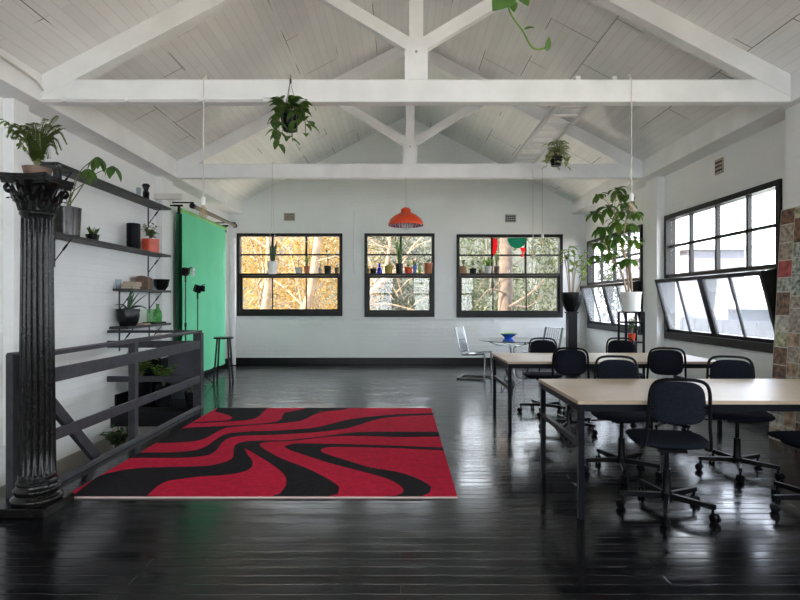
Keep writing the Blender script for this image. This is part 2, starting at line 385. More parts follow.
# joists' fascia round the stair opening
m = MB(); m.box(((XL + STX) / 2, STY1 + .02, -.155), (STX - XL, .04, .19)); m.box((STX + .02, (STY0 + STY1) / 2, -.155), (.04, STY1 - STY0, .19)); m.box(((XL + STX) / 2, STY0 - .02, -.155), (STX - XL, .04, .19))
struct(m.build('trim_1', M['black']), 'black fascia around the stair opening')
m = MB(); m.box(((XL + STX) / 2 - .1, (STY0 + STY1) / 2, -2.75), (1.6, 5.6, .1)); struct(m.build('floor_lower', M['floor']))
m = MB(); m.box(((XL + STX) / 2, STY1 + .14, -1.48), (STX - XL + .2, .2, 2.46)); struct(m.build('wall_stair_end', M['beige_lower']))
m = MB(); m.box((STX + .14, (STY0 + STY1) / 2, -1.48), (.2, STY1 - STY0 + .1, 2.46)); struct(m.build('wall_stair_side', M['beige_lower']))
m = MB(); m.box(((XL + STX) / 2, STY0 - .16, -1.48), (STX - XL + .2, .2, 2.46)); struct(m.build('wall_stair_front', M['beige_lower']))

m = MB(); m.box((XL - .1, (YF + YB) / 2, (EAVE - .37) / 2), (.2, YB - YF + .4, EAVE + .37)); struct(m.build('wall_left', M['wall_y']), 'white painted brick left wall')
m = MB(); m.box((XL - .095, (STY0 + STY1) / 2, -1.55), (.21, 4.4, 2.36)); struct(m.build('wall_left_lower', M['beige_lower']))
m = MB(); grid_wall(YF - .2, YB + .2, -.06, EAVE, RW, lambda a, b, c, d: m.box((XR + .1, (a + b) / 2, (c + d) / 2), (.2, b - a, d - c)))
struct(m.build('wall_right', M['wall_y']), 'white painted brick right wall with steel windows')
def gable(y0, y1, holes, name):
    m = MB(); grid_wall(XL, XR, -.06, EAVE, holes, lambda a, b, c, d: m.box(((a + b) / 2, (y0 + y1) / 2, (c + d) / 2), (b - a, y1 - y0, d - c)))
    m.prism([(XL, EAVE), (XR, EAVE), (XR, roof(XR) + .02), (XM, APEX + .02), (XL, roof(XL) + .02)], 'y', y0, y1)
    return struct(m.build(name, M['wall']))
gable(YB, YB + .2, BW, 'wall_back')
gable(YF - .2, YF, FW, 'wall_front')
# ceiling: one sloped slab each side of the ridge, local x up the slope
ca = math.atan(SL)
for k, (sx, nm) in enumerate(((-1, 'ceiling'), (1, 'ceiling_right'))):
    xe = XL - .35 if sx < 0 else XR + .35
    Ls = abs(XM - xe) / math.cos(ca)
    o = bpy.data.objects.new('tmp', None)
    m = MB(); m.box((Ls / 2, 0, .06), (Ls, YB - YF + .4, .12))
    ob = struct(m.build(nm, M['ceil']), 'white boarded ceiling slope ' + ('over the stair side' if sx < 0 else 'over the table side'))
    ob.location = (xe, (YF + YB) / 2, roof(xe))
    ob.rotation_euler = Euler((0, -ca, 0)) if sx < 0 else Euler((0, -ca, PI))
# wall plates boxed along the eaves
for sx, x0, x1, nm in ((-1, XL, XL + .30, 'trim_2'), (1, XR - .30, XR, 'trim_3')):
    m = MB(); m.prism([(x0, EAVE), (x1, EAVE), (x1, roof(x1) + .01), (x0, roof(x0) + .01)], 'y', YF, YB)
    struct(m.build(nm, M['white']), 'white boxed wall plate under the eaves')
# pilasters
k = 4
for sx in (-1, 1):
    for y0, y1 in ((1.9, 2.15), (5.0, 5.2), (8.12, 8.50)):
        x0, x1 = ((XL, XL + .10) if sx < 0 else (XR - .12, XR))
        if sx > 0 and y0 == 5.0: x0, y0, y1 = XR - .20, 5.05, 5.30
        if sx > 0 and y0 < 3: y0, y1 = .9, 1.3
        m = MB(); m.box(((x0 + x1) / 2, (y0 + y1) / 2, EAVE / 2), (x1 - x0, y1 - y0, EAVE)); struct(m.build('trim_%d' % k, M['wall_y']), 'white wall pilaster'); k += 1
# baseboards
m = MB(); m.box(((XL + XR) / 2, YB - .012, .07), (XR - XL, .024, .14), bevel=.004); struct(m.build('baseboard_back', M['black']))
m = MB(); m.box((XR - .012, (YF + YB) / 2, .07), (.024, YB - YF, .14)); struct(m.build('baseboard_right', M['black']))
m = MB(); m.box((XL + .012, (STY1 + .1 + YB) / 2, .07), (.024, YB - STY1 - .1, .14)); struct(m.build('baseboard_left', M['black']))
# trusses
for ti, ty in enumerate((2.05, 5.15, 8.26)):
    r = struct(empty('trim_%d' % (20 + ti), (0, ty, 0)), 'white painted timber roof truss')
    m = MB(); m.box((XM, 0, 3.37), (XR - XL - .04, .11, .215), bevel=.006); m.build('tie_beam', M['white'], r)
    m = MB(); m.box((XM, 0, (3.47 + APEX - .08) / 2), (.135, .10, APEX - .08 - 3.47), bevel=.005)
    m.prism([(XM - .11, 3.475), (XM + .11, 3.475), (XM + .11, 3.80), (XM + .075, 3.88), (XM - .075, 3.88), (XM - .11, 3.80)], 'y', -.055, .055); m.build('king_post', M['white'], r)
    m = MB(); m.tube([(XM, -.058, 3.74), (XM, -.066, 3.74)], .012, 8); m.build('bolt', M['steel'], r)
    for sx in (-1, 1):
        e = XM + sx * 3.62
        m = MB(); m.bar((e, 0, roof(e) - .10), (XM, 0, APEX - .10), .12, .19, up=(0, 1, 0)) if False else m.prism([(e, roof(e) - .005), (XM, APEX - .005), (XM, APEX - .215), (e + sx * -.0, roof(e) - .215)], 'y', -.06, .06)
        m.build('rafter', M['white'], r)
        xs = XM + sx * 1.29; zs = roof(xs) - .20
        m = MB(); m.bar((XM + sx * .06, 0, 3.82), (xs, 0, zs + .03), .075, .12, up=(0, 0, 1)); m.build('strut', M['white'], r)
# end rafter on the back wall
for sx in (-1, 1):
    e = XM + sx * 3.72
# ------------------------------------------------------------------ windows
def window(n, loc, rz, W, H, upper, lower, zt, rows=2, shelf=0., opening=False, label=None):
    r = struct(empty('window_%d' % n, loc, rz), label)
    fw, fb = .065, .10
    m = MB()
    m.box((fw / 2, .04, H / 2), (fw, .14, H)); m.box((W - fw / 2, .04, H / 2), (fw, .14, H))
    m.box((W / 2, .04, H - fw / 2), (W - 2 * fw, .14, fw)); m.box((W / 2, .035, fb / 2), (W - 2 * fw, .15, fb))
    m.build('window_frame', M['frame'], r)
    m = MB(); m.box((W / 2, .04 - shelf / 2, zt), (W - 2 * fw, .12 + shelf, .05)); m.build('transom', M['frame'], r)
    m = MB()
    for u in upper: m.box((u, .05, (zt + H) / 2), (.04, .05, H - zt - .02))
    for j in range(1, rows): m.box((W / 2, .05, zt + (H - zt) * j / rows - .01), (W - 2 * fw, .05, .035))
    m.build('muntin', M['frame'], r)
    m = MB(); m.box((W / 2, .052, (zt + H) / 2), (W - 2 * fw, .005, H - zt - fw)); m.build('window_pane', M['glass'], r)
    def sash(x0, x1, ms, tilt):
        h = zt - fb - .02; a = math.radians(tilt)
        s = MB(); sw = .05
        for xx in (x0 + sw / 2, x1 - sw / 2): s.box((xx - x0, 0, h / 2), (sw, .045, h))
        s.box(((x1 - x0) / 2, 0, h - sw / 2), (x1 - x0 - 2 * sw, .045, sw)); s.box(((x1 - x0) / 2, 0, sw / 2), (x1 - x0 - 2 * sw, .045, sw))
        for u in ms: s.box((u - x0, 0, h / 2), (.024, .03, h - 2 * sw))
        so = s.build('sash', M['frame'], r, (x0, .035, fb), (a, 0, 0))
        g = MB(); g.box(((x1 - x0) / 2, 0, h / 2), (x1 - x0 - sw * 1.6, .004, h - sw * 1.6)); g.build('window_pane', M['glass_hazy'] if tilt else M['glass'], so)
        if tilt:
            b = MB()
            for xx in (.01, x1 - x0 - .01):
                b.prism([(0.02, h * .35), (.02, h - .01), (.02 + h * math.sin(a) * .98, h - .02)], 'x', xx - .006, xx + .006)
            b.build('stay', M['frame'], so)
    if opening:
        mid = W / 2
        sash(.045, mid - .004, [.045 + (mid - .045) / 2], 15.); sash(mid + .004, W - .045, [mid + (W - mid - .045) / 2], 15.)
    else:
        sash(fw, W - fw, lower, 0.)
    return r
def thirds(W, a, b): return [W * a, W * b]
zt = bz_(274.8)
labels = ['dark framed window over the stool, nine panes', 'narrow dark framed window, middle of the back wall', 'dark framed window above the glass table']
for i, (x0, x1, z0, z1) in enumerate(BW):
    W = x1 - x0
    up = [W * .335, W * .655] if i != 1 else [W * .52]
    lo = [W * .335, W * .655] if i == 0 else ([] if i == 1 else [W * .345, W * .66])
    window(i + 1, (x0, YB, z0), 0, W, z1 - z0, up, lo, zt - z0, shelf=.12, label=labels[i])
for i, (y0, y1, z0, z1) in enumerate(RW):
    W = y1 - y0
    window(4 + i, (XR, y1, z0), -PI / 2, W, z1 - z0, [W * .25, W * .5, W * .75], [], 1.735 - z0, opening=(i < 2), label='right wall window with inward tilted lower sashes')
for i, (x0, x1, z0, z1) in enumerate(FW):
    W = x1 - x0
    window(8 + i, (x1, YF, z0), PI, W, z1 - z0, [W / 3, W * 2 / 3], [W / 3, W * 2 / 3], 1.75 - z0, label='window behind the viewer')

# vents, conduits on the walls
def vent(loc, size, mt, label, rz=0):
    r = thing('wall_vent', label, 'vent', loc, rz)
    m = MB(); w, h = size; m.box((0, -.008, 0), (w, .016, h), bevel=.003); m.build('vent_plate', mt, r)
    for j in range(3):
        m = MB()
        for i in range(5): m.box((-w * .36 + w * .18 * i, -.0165, -h * .27 + h * .27 * j), (w * .11, .004, h * .14))
        m.box((0, -.0155, -h * .27 + h * .27 * j), (w * .8, .003, h * .05)); m.build('vent_slot', M['black'], r)
vent((bx_(289.5), YB, bz_(217)), (.24, .17), M['vent'], 'tan brick air vent on back wall above the left window')
vent((bx_(510.5), YB, bz_(218.5)), (.24, .17), M['vent_metal'], 'grey metal air vent on back wall above the right window')
vent((XR, 6.72, 3.06), (.17, .19), M['vent'], 'tan brick air vent high on the right wall', -PI / 2)
m = MB(); z = bz_(319.3); m.tube([(bx_(343), YB - .012, z), (bx_(580), YB - .012, z)], .010, 6); m.tube([(bx_(233), YB - .012, z + .02), (bx_(343), YB - .012, z + .02)], .008, 6)
m.box((bx_(346), YB - .02, z), (.09, .04, .10)); m.box((bx_(496), YB - .02, z - .05), (.12, .04, .06)); m.tube([(bx_(496) - .05, YB - .012, z), (bx_(496) - .05, YB - .012, z - .03)], .01, 6)
tag(m.build('wall_conduit', M['white']), 'white cable conduit running along back wall under the windows', 'conduit')
m = MB(); m.tube([(bx_(354), YB - .012, bz_(211)), (bx_(354), YB - .012, bz_(273))], .012, 6); m.box((bx_(354), YB - .02, bz_(273)), (.10, .04, .09)); m.tube([(bx_(347), YB - .012, bz_(273)), (bx_(354), YB - .012, bz_(273))], .01, 6)
tag(m.build('wall_conduit', M['white']), 'white vertical conduit with switch box between left and middle windows', 'conduit')
m = MB(); m.tube([(XL + .14, 5.08, 3.28), (-1.30, 5.08, 3.28)], .011, 6); m.tube([(-1.3, 5.075, 3.3), (-1.0, 5.09, 3.31)], .008, 6)
for x in (-3.2, -2.6, -1.9): m.box((x, 5.085, 3.28), (.03, .03, .035))
tag(m.build('beam_conduit', M['white']), 'white conduit clipped along the near tie beam, left half', 'conduit')
m = MB(); m.box((XL + .20, 8.09, 2.95), (.42, .05, .09), bevel=.005)
tag(m.build('wooden_batten', M['trunking']), 'pale wooden batten fixed across the left pilaster above the shelf', 'batten')
m = MB(); m.tube([(XL + .17, 11.35, .02), (XL + .17, 11.35, 2.7)], .055, 14); tag(m.build('downpipe', M['white']), 'white pipe standing in back left corner beside green backdrop', 'pipe')
m = MB(); m.tube(spline([(-3.40, -.5, 3.44), (-3.395, 2, 3.42), (-3.395, 4.2, 3.44), (-3.395, 4.9, 3.42), (-3.395, 5.07, 3.36)]), .010, 5)
tag(m.build('cable', M['cord']), 'loose pale cable along the left wall plate', 'cable')

# ------------------------------------------------------------------ rug
RX0, RX1, RY0, RY1 = -2.31, .395, 3.67, 6.72
def c1(*p): return [(60 + x / 5.714, 400 + y / 5.714) for x, y in p]
def c2(*p): return [(180 + x / 5.714, 400 + y / 5.714) for x, y in p]
def c3(*p): return [(300 + x / 5.714, 400 + y / 5.714) for x, y in p]
def c4(*p): return [(360 + x / 5.717, 400 + y / 5.717) for x, y in p]
bands = [
    c2((200, 67), (222, 40), (510, 40), (470, 72), (455, 90), (430, 105), (380, 115), (300, 121), (200, 127), (60, 133), (95, 126), (240, 120), (285, 112), (298, 100), (280, 88), (240, 75)),
    c2((0, 165), (30, 160), (100, 155), (200, 151), (330, 144), (450, 136), (540, 125), (578, 110), (585, 90), (610, 70), (705, 53), (720, 40), (960, 40), (955, 52), (835, 65), (775, 80), (735, 100), (700, 115), (650, 125), (560, 134), (450, 141), (350, 150), (270, 158), (225, 175), (175, 203), (110, 230), (0, 242), (-93, 246), (-140, 246)),
    c1((440, 300), (490, 300), (620, 300), (690, 296)) + c2((70, 290), (130, 275), (180, 245), (230, 210), (290, 190), (400, 180), (550, 175)) + c3((0, 166), (100, 155), (200, 130), (300, 108), (400, 95), (550, 82), (745, 75), (790, 73), (790, 84), (750, 85), (600, 92), (480, 103), (400, 122), (320, 148), (250, 165), (150, 178), (0, 191)) + c2((500, 200), (400, 203), (320, 208), (270, 222), (235, 250), (205, 290), (160, 315), (80, 325), (0, 330)) + c1((440, 331), (380, 331)),
    c1((200, 440), (270, 420), (360, 400), (480, 388)) + c2((0, 382), (150, 377), (230, 362), (290, 340), (305, 315), (308, 280), (320, 255), (370, 238), (450, 232), (600, 230)) + c3((0, 222), (100, 212), (200, 198), (280, 188), (400, 182), (785, 182), (830, 182), (830, 208), (793, 208), (600, 212), (450, 208), (280, 205), (150, 212), (0, 229)) + c2((600, 236), (500, 239), (465, 246), (455, 258), (480, 280), (560, 325), (620, 350), (686, 375)) + c3((60, 400), (130, 435), (190, 470), (225, 500), (217, 535), (160, 572), (155, 590)) + c2((505, 590), (515, 570), (570, 535), (600, 500), (608, 460), (590, 420), (530, 370), (450, 320), (400, 290), (368, 276), (385, 310), (410, 340), (415, 370), (395, 395), (340, 415), (230, 430), (100, 438), (0, 452)) + c1((620, 462), (560, 490), (520, 525), (480, 560), (470, 590), (0, 590)),
    c2((598, 265), (640, 252)) + c3((0, 248), (150, 250), (300, 253), (450, 258), (600, 263)) + c4((470, 272), (520, 275), (520, 290), (475, 288), (340, 282), (200, 275)) + c3((250, 268), (150, 272), (120, 285), (130, 300), (200, 325), (300, 355), (400, 385), (550, 410), (650, 440), (720, 475), (750, 500), (740, 530), (700, 560), (610, 573), (600, 590), (490, 590), (500, 575), (550, 560), (588, 530), (593, 512), (560, 480), (500, 450), (400, 420), (170, 360), (0, 305)) + c2((640, 290), (605, 272)),
]
rw = thing('area_rug', 'red rug with wavy black bands on the black floor', 'rug', ((RX0 + RX1) / 2, (RY0 + RY1) / 2, 0))
TH = .016
m = MB(); m.box((0, 0, TH / 2), (RX1 - RX0, RY1 - RY0, TH), bevel=.003); rug = m.build('red_pile', M['red'], rw)
m = MB()
for poly in bands:
    pts = []
    for u, v in poly:
        Y = F * (CAMH - TH) / (v - HZ); X = (u - 400) * Y / F
        p = Vector((min(max(X, RX0), RX1) - (RX0 + RX1) / 2, min(max(Y, RY0), RY1) - (RY0 + RY1) / 2, 0))
        if not pts or (p - pts[-1]).length > 1e-3: pts.append(p)
    out = []                                   # smooth the outline between its corners
    n = len(pts)
    hw, hh = (RX1 - RX0) / 2 - 1e-4, (RY1 - RY0) / 2 - 1e-4
    edge = lambda p: abs(p.x) > hw or abs(p.y) > hh
    for i in range(n):
        p0, p1, p2, p3 = pts[i - 1], pts[i], pts[(i + 1) % n], pts[(i + 2) % n]
        out.append(p1)
        if edge(p1) or edge(p2): continue
        sharp0 = (p1 - p0).normalized().dot((p2 - p1).normalized()) < .2; sharp3 = (p2 - p1).normalized().dot((p3 - p2).normalized()) < .2
        if sharp0 or sharp3 or edge(p0) or edge(p3): continue
        for t in (.25, .5, .75):
            out.append(.5 * ((2 * p1) + (p2 - p0) * t + (2 * p0 - 5 * p1 + 4 * p2 - p3) * t * t + (3 * p1 - p0 - 3 * p2 + p3) * t ** 3))
    m.prism([(p.x, p.y) for p in out], 'z', TH - .004, TH + .0015)
m.build('black_band', M['rugblack'], rw, angle=20)
m = MB(); m.box((0, -(RY1 - RY0) / 2 - .003, .006), (RX1 - RX0, .006, .011)); m.build('rug_binding', M['rugedge'], rw)

# ------------------------------------------------------------------ column
def fluted_column():
    cx, cy = -2.36, 3.47
    r = thing('fluted_column', 'black fluted column with leafy capital at the stair rail corner', 'column', (cx, cy, 0)); r.scale = (.84, .84, .983)
    m = MB(); m.box((-.02, 0, .03), (.40, .36, .06), bevel=.006); m.build('plinth', M['col'], r)
    def tor(z0, z1, r0): return [(r0 + (z1 - z0) / 2 * math.sin(PI * i / 6), z0 + (z1 - z0) * (1 - math.cos(PI * i / 6)) / 2) for i in range(7)]
    m = MB(); m.lathe([(0, .06), (.155, .06)] + tor(.062, .105, .155) + [(.152, .108), (.145, .118), (.150, .128)] + tor(.130, .16, .143) + [(.140, .163), (.136, .18)] + tor(.182, .20, .133) + [(.128, .21), (.0, .21)], 40); m.build('column_base', M['col'], r)
    def fl(a, z): return 1 - .10 * abs(math.sin(a * 10)) ** .7 if .24 < z < 1.92 else 1 - .0
    n = 240; prof = [(.0, .205), (.127, .205), (.127, .235), (.125, .24)] + [(.125 - .020 * t / 8, .25 + 1.66 * t / 8) for t in range(9)] + [(.105, 1.925), (.107, 1.935), (.117, 1.945), (.119, 1.955), (.115, 1.965), (.108, 1.97), (0, 1.97)]
    m = MB(); m.lathe(prof, n, fn=fl); m.build('shaft', M['col'], r, angle=50)
    m = MB(); m.lathe([(0, 1.965), (.105, 1.965), (.108, 2.02), (.118, 2.08), (.14, 2.13), (.165, 2.155), (0, 2.155)], 32)
    # two rows of acanthus leaves
    for row, (z0, h, rr, nn, off) in enumerate(((1.968, .085, .113, 10, 0), (1.985, .13, .112, 10, PI / 10))):
        for i in range(nn):
            a = 2 * PI * i / nn + off; d = Vector((math.cos(a), math.sin(a), 0)); t = Vector((-math.sin(a), math.cos(a), 0)); vs, fs = [], []
            for j, (u, o, w) in enumerate(((0, 0, .026), (.35, .008, .034), (.65, .016, .036), (.85, .034, .030), (1., .054, .022), (.97, .070, .012), (.88, .074, .004))):
                c = d * (rr + o + .02 * u * row) + Vector((0, 0, z0 + h * u))
                ripple = .006 if j % 2 else -.002
                vs += [c - t * w - d * .010, c - t * w * .5 + d * ripple, c + d * .010, c + t * w * .5 + d * ripple, c + t * w - d * .010]
            for j in range(6):
                for q in range(4): b = j * 5 + q; fs.append((b, b + 1, b + 6, b + 5))
            m.add(vs, fs)
    m.build('capital', M['col'], r)
    m = MB()
    for i in range(4):
        a = PI / 4 + i * PI / 2; d = Vector((math.cos(a), math.sin(a), 0))
        sp = []
        for j in range(22):
            th = j / 21 * 2 * PI * 1.55; q = .046 * (1 - j / 24)
            sp.append(d * (.195 + math.cos(th) * q - .01) + Vector((0, 0, 2.112 + math.sin(th) * q)))
        m.tube([d * .14 + Vector((0, 0, 2.02)), d * .17 + Vector((0, 0, 2.09))] + sp[6:], [.010, .013] + [.015 - .008 * j / 16 for j in range(16)], 8)
    m.build('volute', M['col'], r)
    pts = []
    for i in range(4):                          # abacus with hollowed sides
        a0 = PI / 4 + i * PI / 2
        p, q = Vector((math.cos(a0), math.sin(a0))) * .262, Vector((math.cos(a0 + PI / 2), math.sin(a0 + PI / 2))) * .262
        nrm = Vector((-math.cos(a0 + PI / 4), -math.sin(a0 + PI / 4)))
        for j in range(9):
            t = .05 + .9 * j / 8; pts.append(tuple(p.lerp(q, t) + nrm * .045 * math.sin(PI * t)))
    m = MB(); m.prism(pts, 'z', 2.150, 2.175); m.prism([(x * .94, y * .94) for x, y in pts], 'z', 2.135, 2.151); m.prism([(x * 1.03, y * 1.03) for x, y in pts], 'z', 2.175, 2.198); m.build('abacus', M['col'], r)
    return Vector((cx, cy, 2.198 * .983))
ctop = fluted_column()

# ------------------------------------------------------------------ stair railing
r = thing('stair_railing', 'charcoal timber railing round the stair opening beside the rug', 'railing')
X0, Y0, Y1 = -2.585, 3.72, 6.80
def part(name, a, b, w, h): m = MB(); m.bar(a, b, w, h, bevel=.004); m.build(name, M['rail'], r)
for (x, y, z, w_) in ((X0, Y0, .96, .062), (X0, 5.17, .96, .068), (X0 + .015, Y1, .958, .10)):
    part('post', (x, y, -.10), (x, y, z), w_, w_)
m = MB(); m.box((X0 - .10, Y0 - .02, .47), (.05, .07, 1.04)); m.box((X0 - .06, Y0 - .02, .995), (.10, .09, .012)); m.build('end_post', M['rail'], r)
part('handrail', (X0, Y0, .974), (X0, Y1 + .045, .974), .095, .032)
part('handrail', (XL + .01, Y1, .974), (X0 - .048, Y1, .974), .095, .032)
for z, h in ((.815, .105), (.375, .085), (.022, .045)):
    part('rail', (X0 + .045, Y0, z), (X0 + .045, Y1 - .05, z), .024, h)
    if z > .1: part('rail', (XL + .01, Y1 - .042, z), (X0, Y1 - .042, z), .024, h * .85)
m = MB(); m.bar((X0 - .045, 4.62, .0), (X0 - .045, 3.74, .86), .04, .085); m.build('brace', M['rail'], r)

# ------------------------------------------------------------------ tables
def work_table(loc, label):
    r = thing('work_table', label, 'table', loc)
    W, D, H = 2.22, .94, .74
    m = MB(); m.box((0, 0, H - .0125), (W, D, .025), bevel=.002); m.build('tabletop', M['ply'], r)
    m = MB(); i = .012; t = .035
    for y in (-D / 2 + t / 2 + i, D / 2 - t / 2 - i): m.box((0, y, H - .025 - .0225), (W - 2 * i, t, .045))
    for x in (-W / 2 + t / 2 + i, W / 2 - t / 2 - i): m.box((x, 0, H - .025 - .0225), (t, D - 2 * i - 2 * t, .045))
    m.build('frame', M['steel_black'], r)
    for x in (-W / 2 + .0175 + i, W / 2 - .0175 - i):
        for y in (-D / 2 + .0175 + i, D / 2 - .0175 - i):
            m = MB(); m.box((x, y, (H - .07) / 2), (t, t, H - .07), bevel=.002); m.build('leg', M['steel_black'], r)
        m = MB(); m.box((x, 0, .46), (.03, D - 2 * i - 2 * t, .035)); m.build('crossbar', M['steel_black'], r)
    return r
near = (1.10 + 1.11, 3.30 + .47, 0); far = (1.10 + 1.11, 5.48 + .45, 0)
work_table(near, 'pale topped work table nearest the viewer on thin black legs')
work_table(far, 'pale topped work table behind the nearest one, by the windows')
# cables dangling under the tables
def cables(x, y, seed, label):
    rg = random.Random(seed); m = MB()
    for k in range(4):
        xx = x + rg.uniform(-.04, .05); yy = y + rg.uniform(-.12, .12)
        pts = [(xx, yy, .665)]
        for j in range(5): pts.append((xx + rg.uniform(-.05, .05), yy + rg.uniform(-.06, .06), .60 - j * .075))
        pts.append((xx + .05, yy, .45)); m.tube(spline(pts, 5), .005, 5)
    tag(m.build('cable_tangle', M['cable']), label, 'cables')
cables(1.22, 3.95, 3, 'tangled black cables dangling under left end of the nearest work table')
cables(1.22, 6.05, 5, 'tangled black cables dangling under left end of the far work table')

# ------------------------------------------------------------------ office chairs
def make_chair():
    r = empty('office_chair')
    for k in range(5):
        a = math.radians(36 + 72 * k); d = Vector((math.cos(a), math.sin(a), 0)); n = Vector((-d.y, d.x, 0))
        m = MB(); w0, w1 = .017, .013
        vs = []
        for (q, zt_, zb, w) in ((.02, .116, .080, w0), (.16, .112, .081, .015), (.285, .108, .082, w1)):
            vs += [d * q - n * w + Vector((0, 0, zb)), d * q + n * w + Vector((0, 0, zb)), d * q + n * w * .8 + Vector((0, 0, zt_)), d * q - n * w * .8 + Vector((0, 0, zt_))]
        fs = [(3, 2, 1, 0), (8, 9, 10, 11)]
        for j in range(2):
            for q in range(4): fs.append((j * 4 + q, j * 4 + (q + 1) % 4, j * 4 + 4 + (q + 1) % 4, j * 4 + 4 + q))
        m.add(vs, fs); leg = m.build('base_arm', M['plastic'], r)
        m = MB(); c = d * .268; ax = (d * .5 + n * .87).normalized()
        m.tube([c + Vector((0, 0, .048)), c + Vector((0, 0, .085))], .009, 8)
        for sgn in (-1, 1):
            q = c + ax * .013 * sgn + Vector((0, 0, .027)) + d * .012
            m.tube([q - ax * .009, q - ax * .007, q + ax * .007, q + ax * .009], [.022, .027, .027, .022], 16)
        cw = c + d * .008 + Vector((0, 0, .035)); m.tube([cw - ax * .004, cw + ax * .004], .022, 12)
        m.build('caster', M['plastic'], leg)
    m = MB(); m.lathe([(0, .07), (.034, .07), (.036, .118), (.026, .135), (.025, .27), (.0145, .272), (.0145, .40), (.03, .405), (.03, .42), (0, .42)], 20); m.build('gas_lift', M['plastic'], r)
    m = MB(); m.box((0, -.02, .418), (.17, .24, .022), bevel=.004); m.tube([(.08, .02, .415), (.2, .05, .41), (.235, .055, .408)], .006, 6); m.build('tilt_mechanism', M['plastic'], r)
    m = MB(); m.pad(.47, .43, .062, Matrix.Identity(3), (0, .015, .456), 3.6, .3, .25); m.build('seat', M['fabric'], r)
    R = Matrix(((1, 0, 0), (0, .16, -.987), (0, .987, .16)))      # local x, y -> width, height ; z -> backwards
    m = MB(); m.pad(.312, .255, .045, R, (0, -.25, .742), 3.6, .3, -.55); m.build('backrest', M['fabric'], r)
    side = [(.05, .12, .438), (.16, .10, .436), (.188, .03, .436), (.191, -.10, .44), (.190, -.20, .452), (.184, -.240, .50), (.174, -.252, .60), (.169, -.266, .72), (.162, -.280, .815), (.138, -.290, .866), (.085, -.295, .885)]
    pts = spline([(-x, y, z) for x, y, z in side] + [(0, -.297, .888)] + [(x, y, z) for x, y, z in side[::-1]], 5)
    m = MB(); m.tube(pts, .0105, 10)
    for sg in (-1, 1): m.tube([(sg * .169, -.266, .72), (sg * .14, -.255, .72)], .009, 8)
    m.build('frame_tube', M['plastic'], r)
    return r
chair0 = make_chair()
GROUP = 'black swivel chairs around the work tables'
spots = [
    (1.73, 3.46, -12, 'black swivel chair tucked at front of nearest work table, back to viewer, fully in view'),
    (2.69, 3.43, 4, 'black swivel chair cut off by the right edge of the photo, front of nearest table'),
    (1.76, 4.24, 166, 'black swivel chair behind left half of nearest work table, facing the viewer'),
    (2.68, 4.24, 158, 'black swivel chair behind right half of nearest work table, facing viewer, beside collage board'),
    (1.78, 5.61, -15, 'black swivel chair at front left of the far work table, overlapping its edge'),
    (2.76, 5.61, -18, 'black swivel chair at front right of far work table below the tilted window sashes'),
    (1.75, 6.52, 166, 'black swivel chair behind left end of far work table, before the black pedestal'),
    (2.72, 6.54, 160, 'black swivel chair behind far work table, in front of the tall plant stand'),
]
for i, (x, y, rz, lab) in enumerate(spots):
    c = chair0 if i == 0 else copy_tree(chair0)
    c.location = (x, y, 0); c.rotation_euler = (0, 0, math.radians(rz)); tag(c, lab, 'chair', GROUP)
    for ch in [o for o in col.objects if o.parent == c and o.name.startswith('base_arm')]: ch.rotation_euler = (0, 0, math.radians((-10, 0, 0, -10, -12, -20, -5, -15)[i] - rz))    # each base swivels on its own

# ------------------------------------------------------------------ glass table, bowl, chrome chairs
GT = Vector((1.93, 9.15, 0))
r = thing('glass_table', 'round glass table on chrome legs by the back right window', 'table', GT)
m = MB(); m.lathe([(0, .688), (.56, .688), (.565, .694), (.56, .70), (0, .70)], 56); m.build('tabletop', M['table_glass'], r)
m = MB(); m.lathe([(.560, .687), (.568, .690), (.570, .694), (.568, .699), (.560, .702)], 56); m.build('table_rim', M['gunmetal'], r)
for k in range(4):
    a = k * PI / 2 + .3; d = Vector((math.cos(a), math.sin(a), 0))
    m = MB(); m.tube(spline([d * .46 + Vector((0, 0, .685)), d * .28 + Vector((0, 0, .62)), d * .06 + Vector((0, 0, .58)), d * .045 + Vector((0, 0, .30)), d * .10 + Vector((0, 0, .06)), d * .36 + Vector((0, 0, .018))], 6), .009, 8); m.build('leg', M['chrome'], r)
r2 = thing('bowl', 'blue footed bowl with lime inside on the glass table', 'bowl', GT + Vector((-.12, -.25, .702))); r2.scale = (.95, .95, .85)
m = MB(); m.lathe([(0, 0), (.10, 0), (.105, .012), (.065, .055), (.07, .07), (.135, .125), (.165, .145)], 32); m.build('bowl_body', M['bluepot'], r2)
m = MB(); m.lathe([(.165, .145), (.158, .147), (.13, .125), (.06, .085), (0, .078)], 32); m.build('bowl_inside', M['lime'], r2)
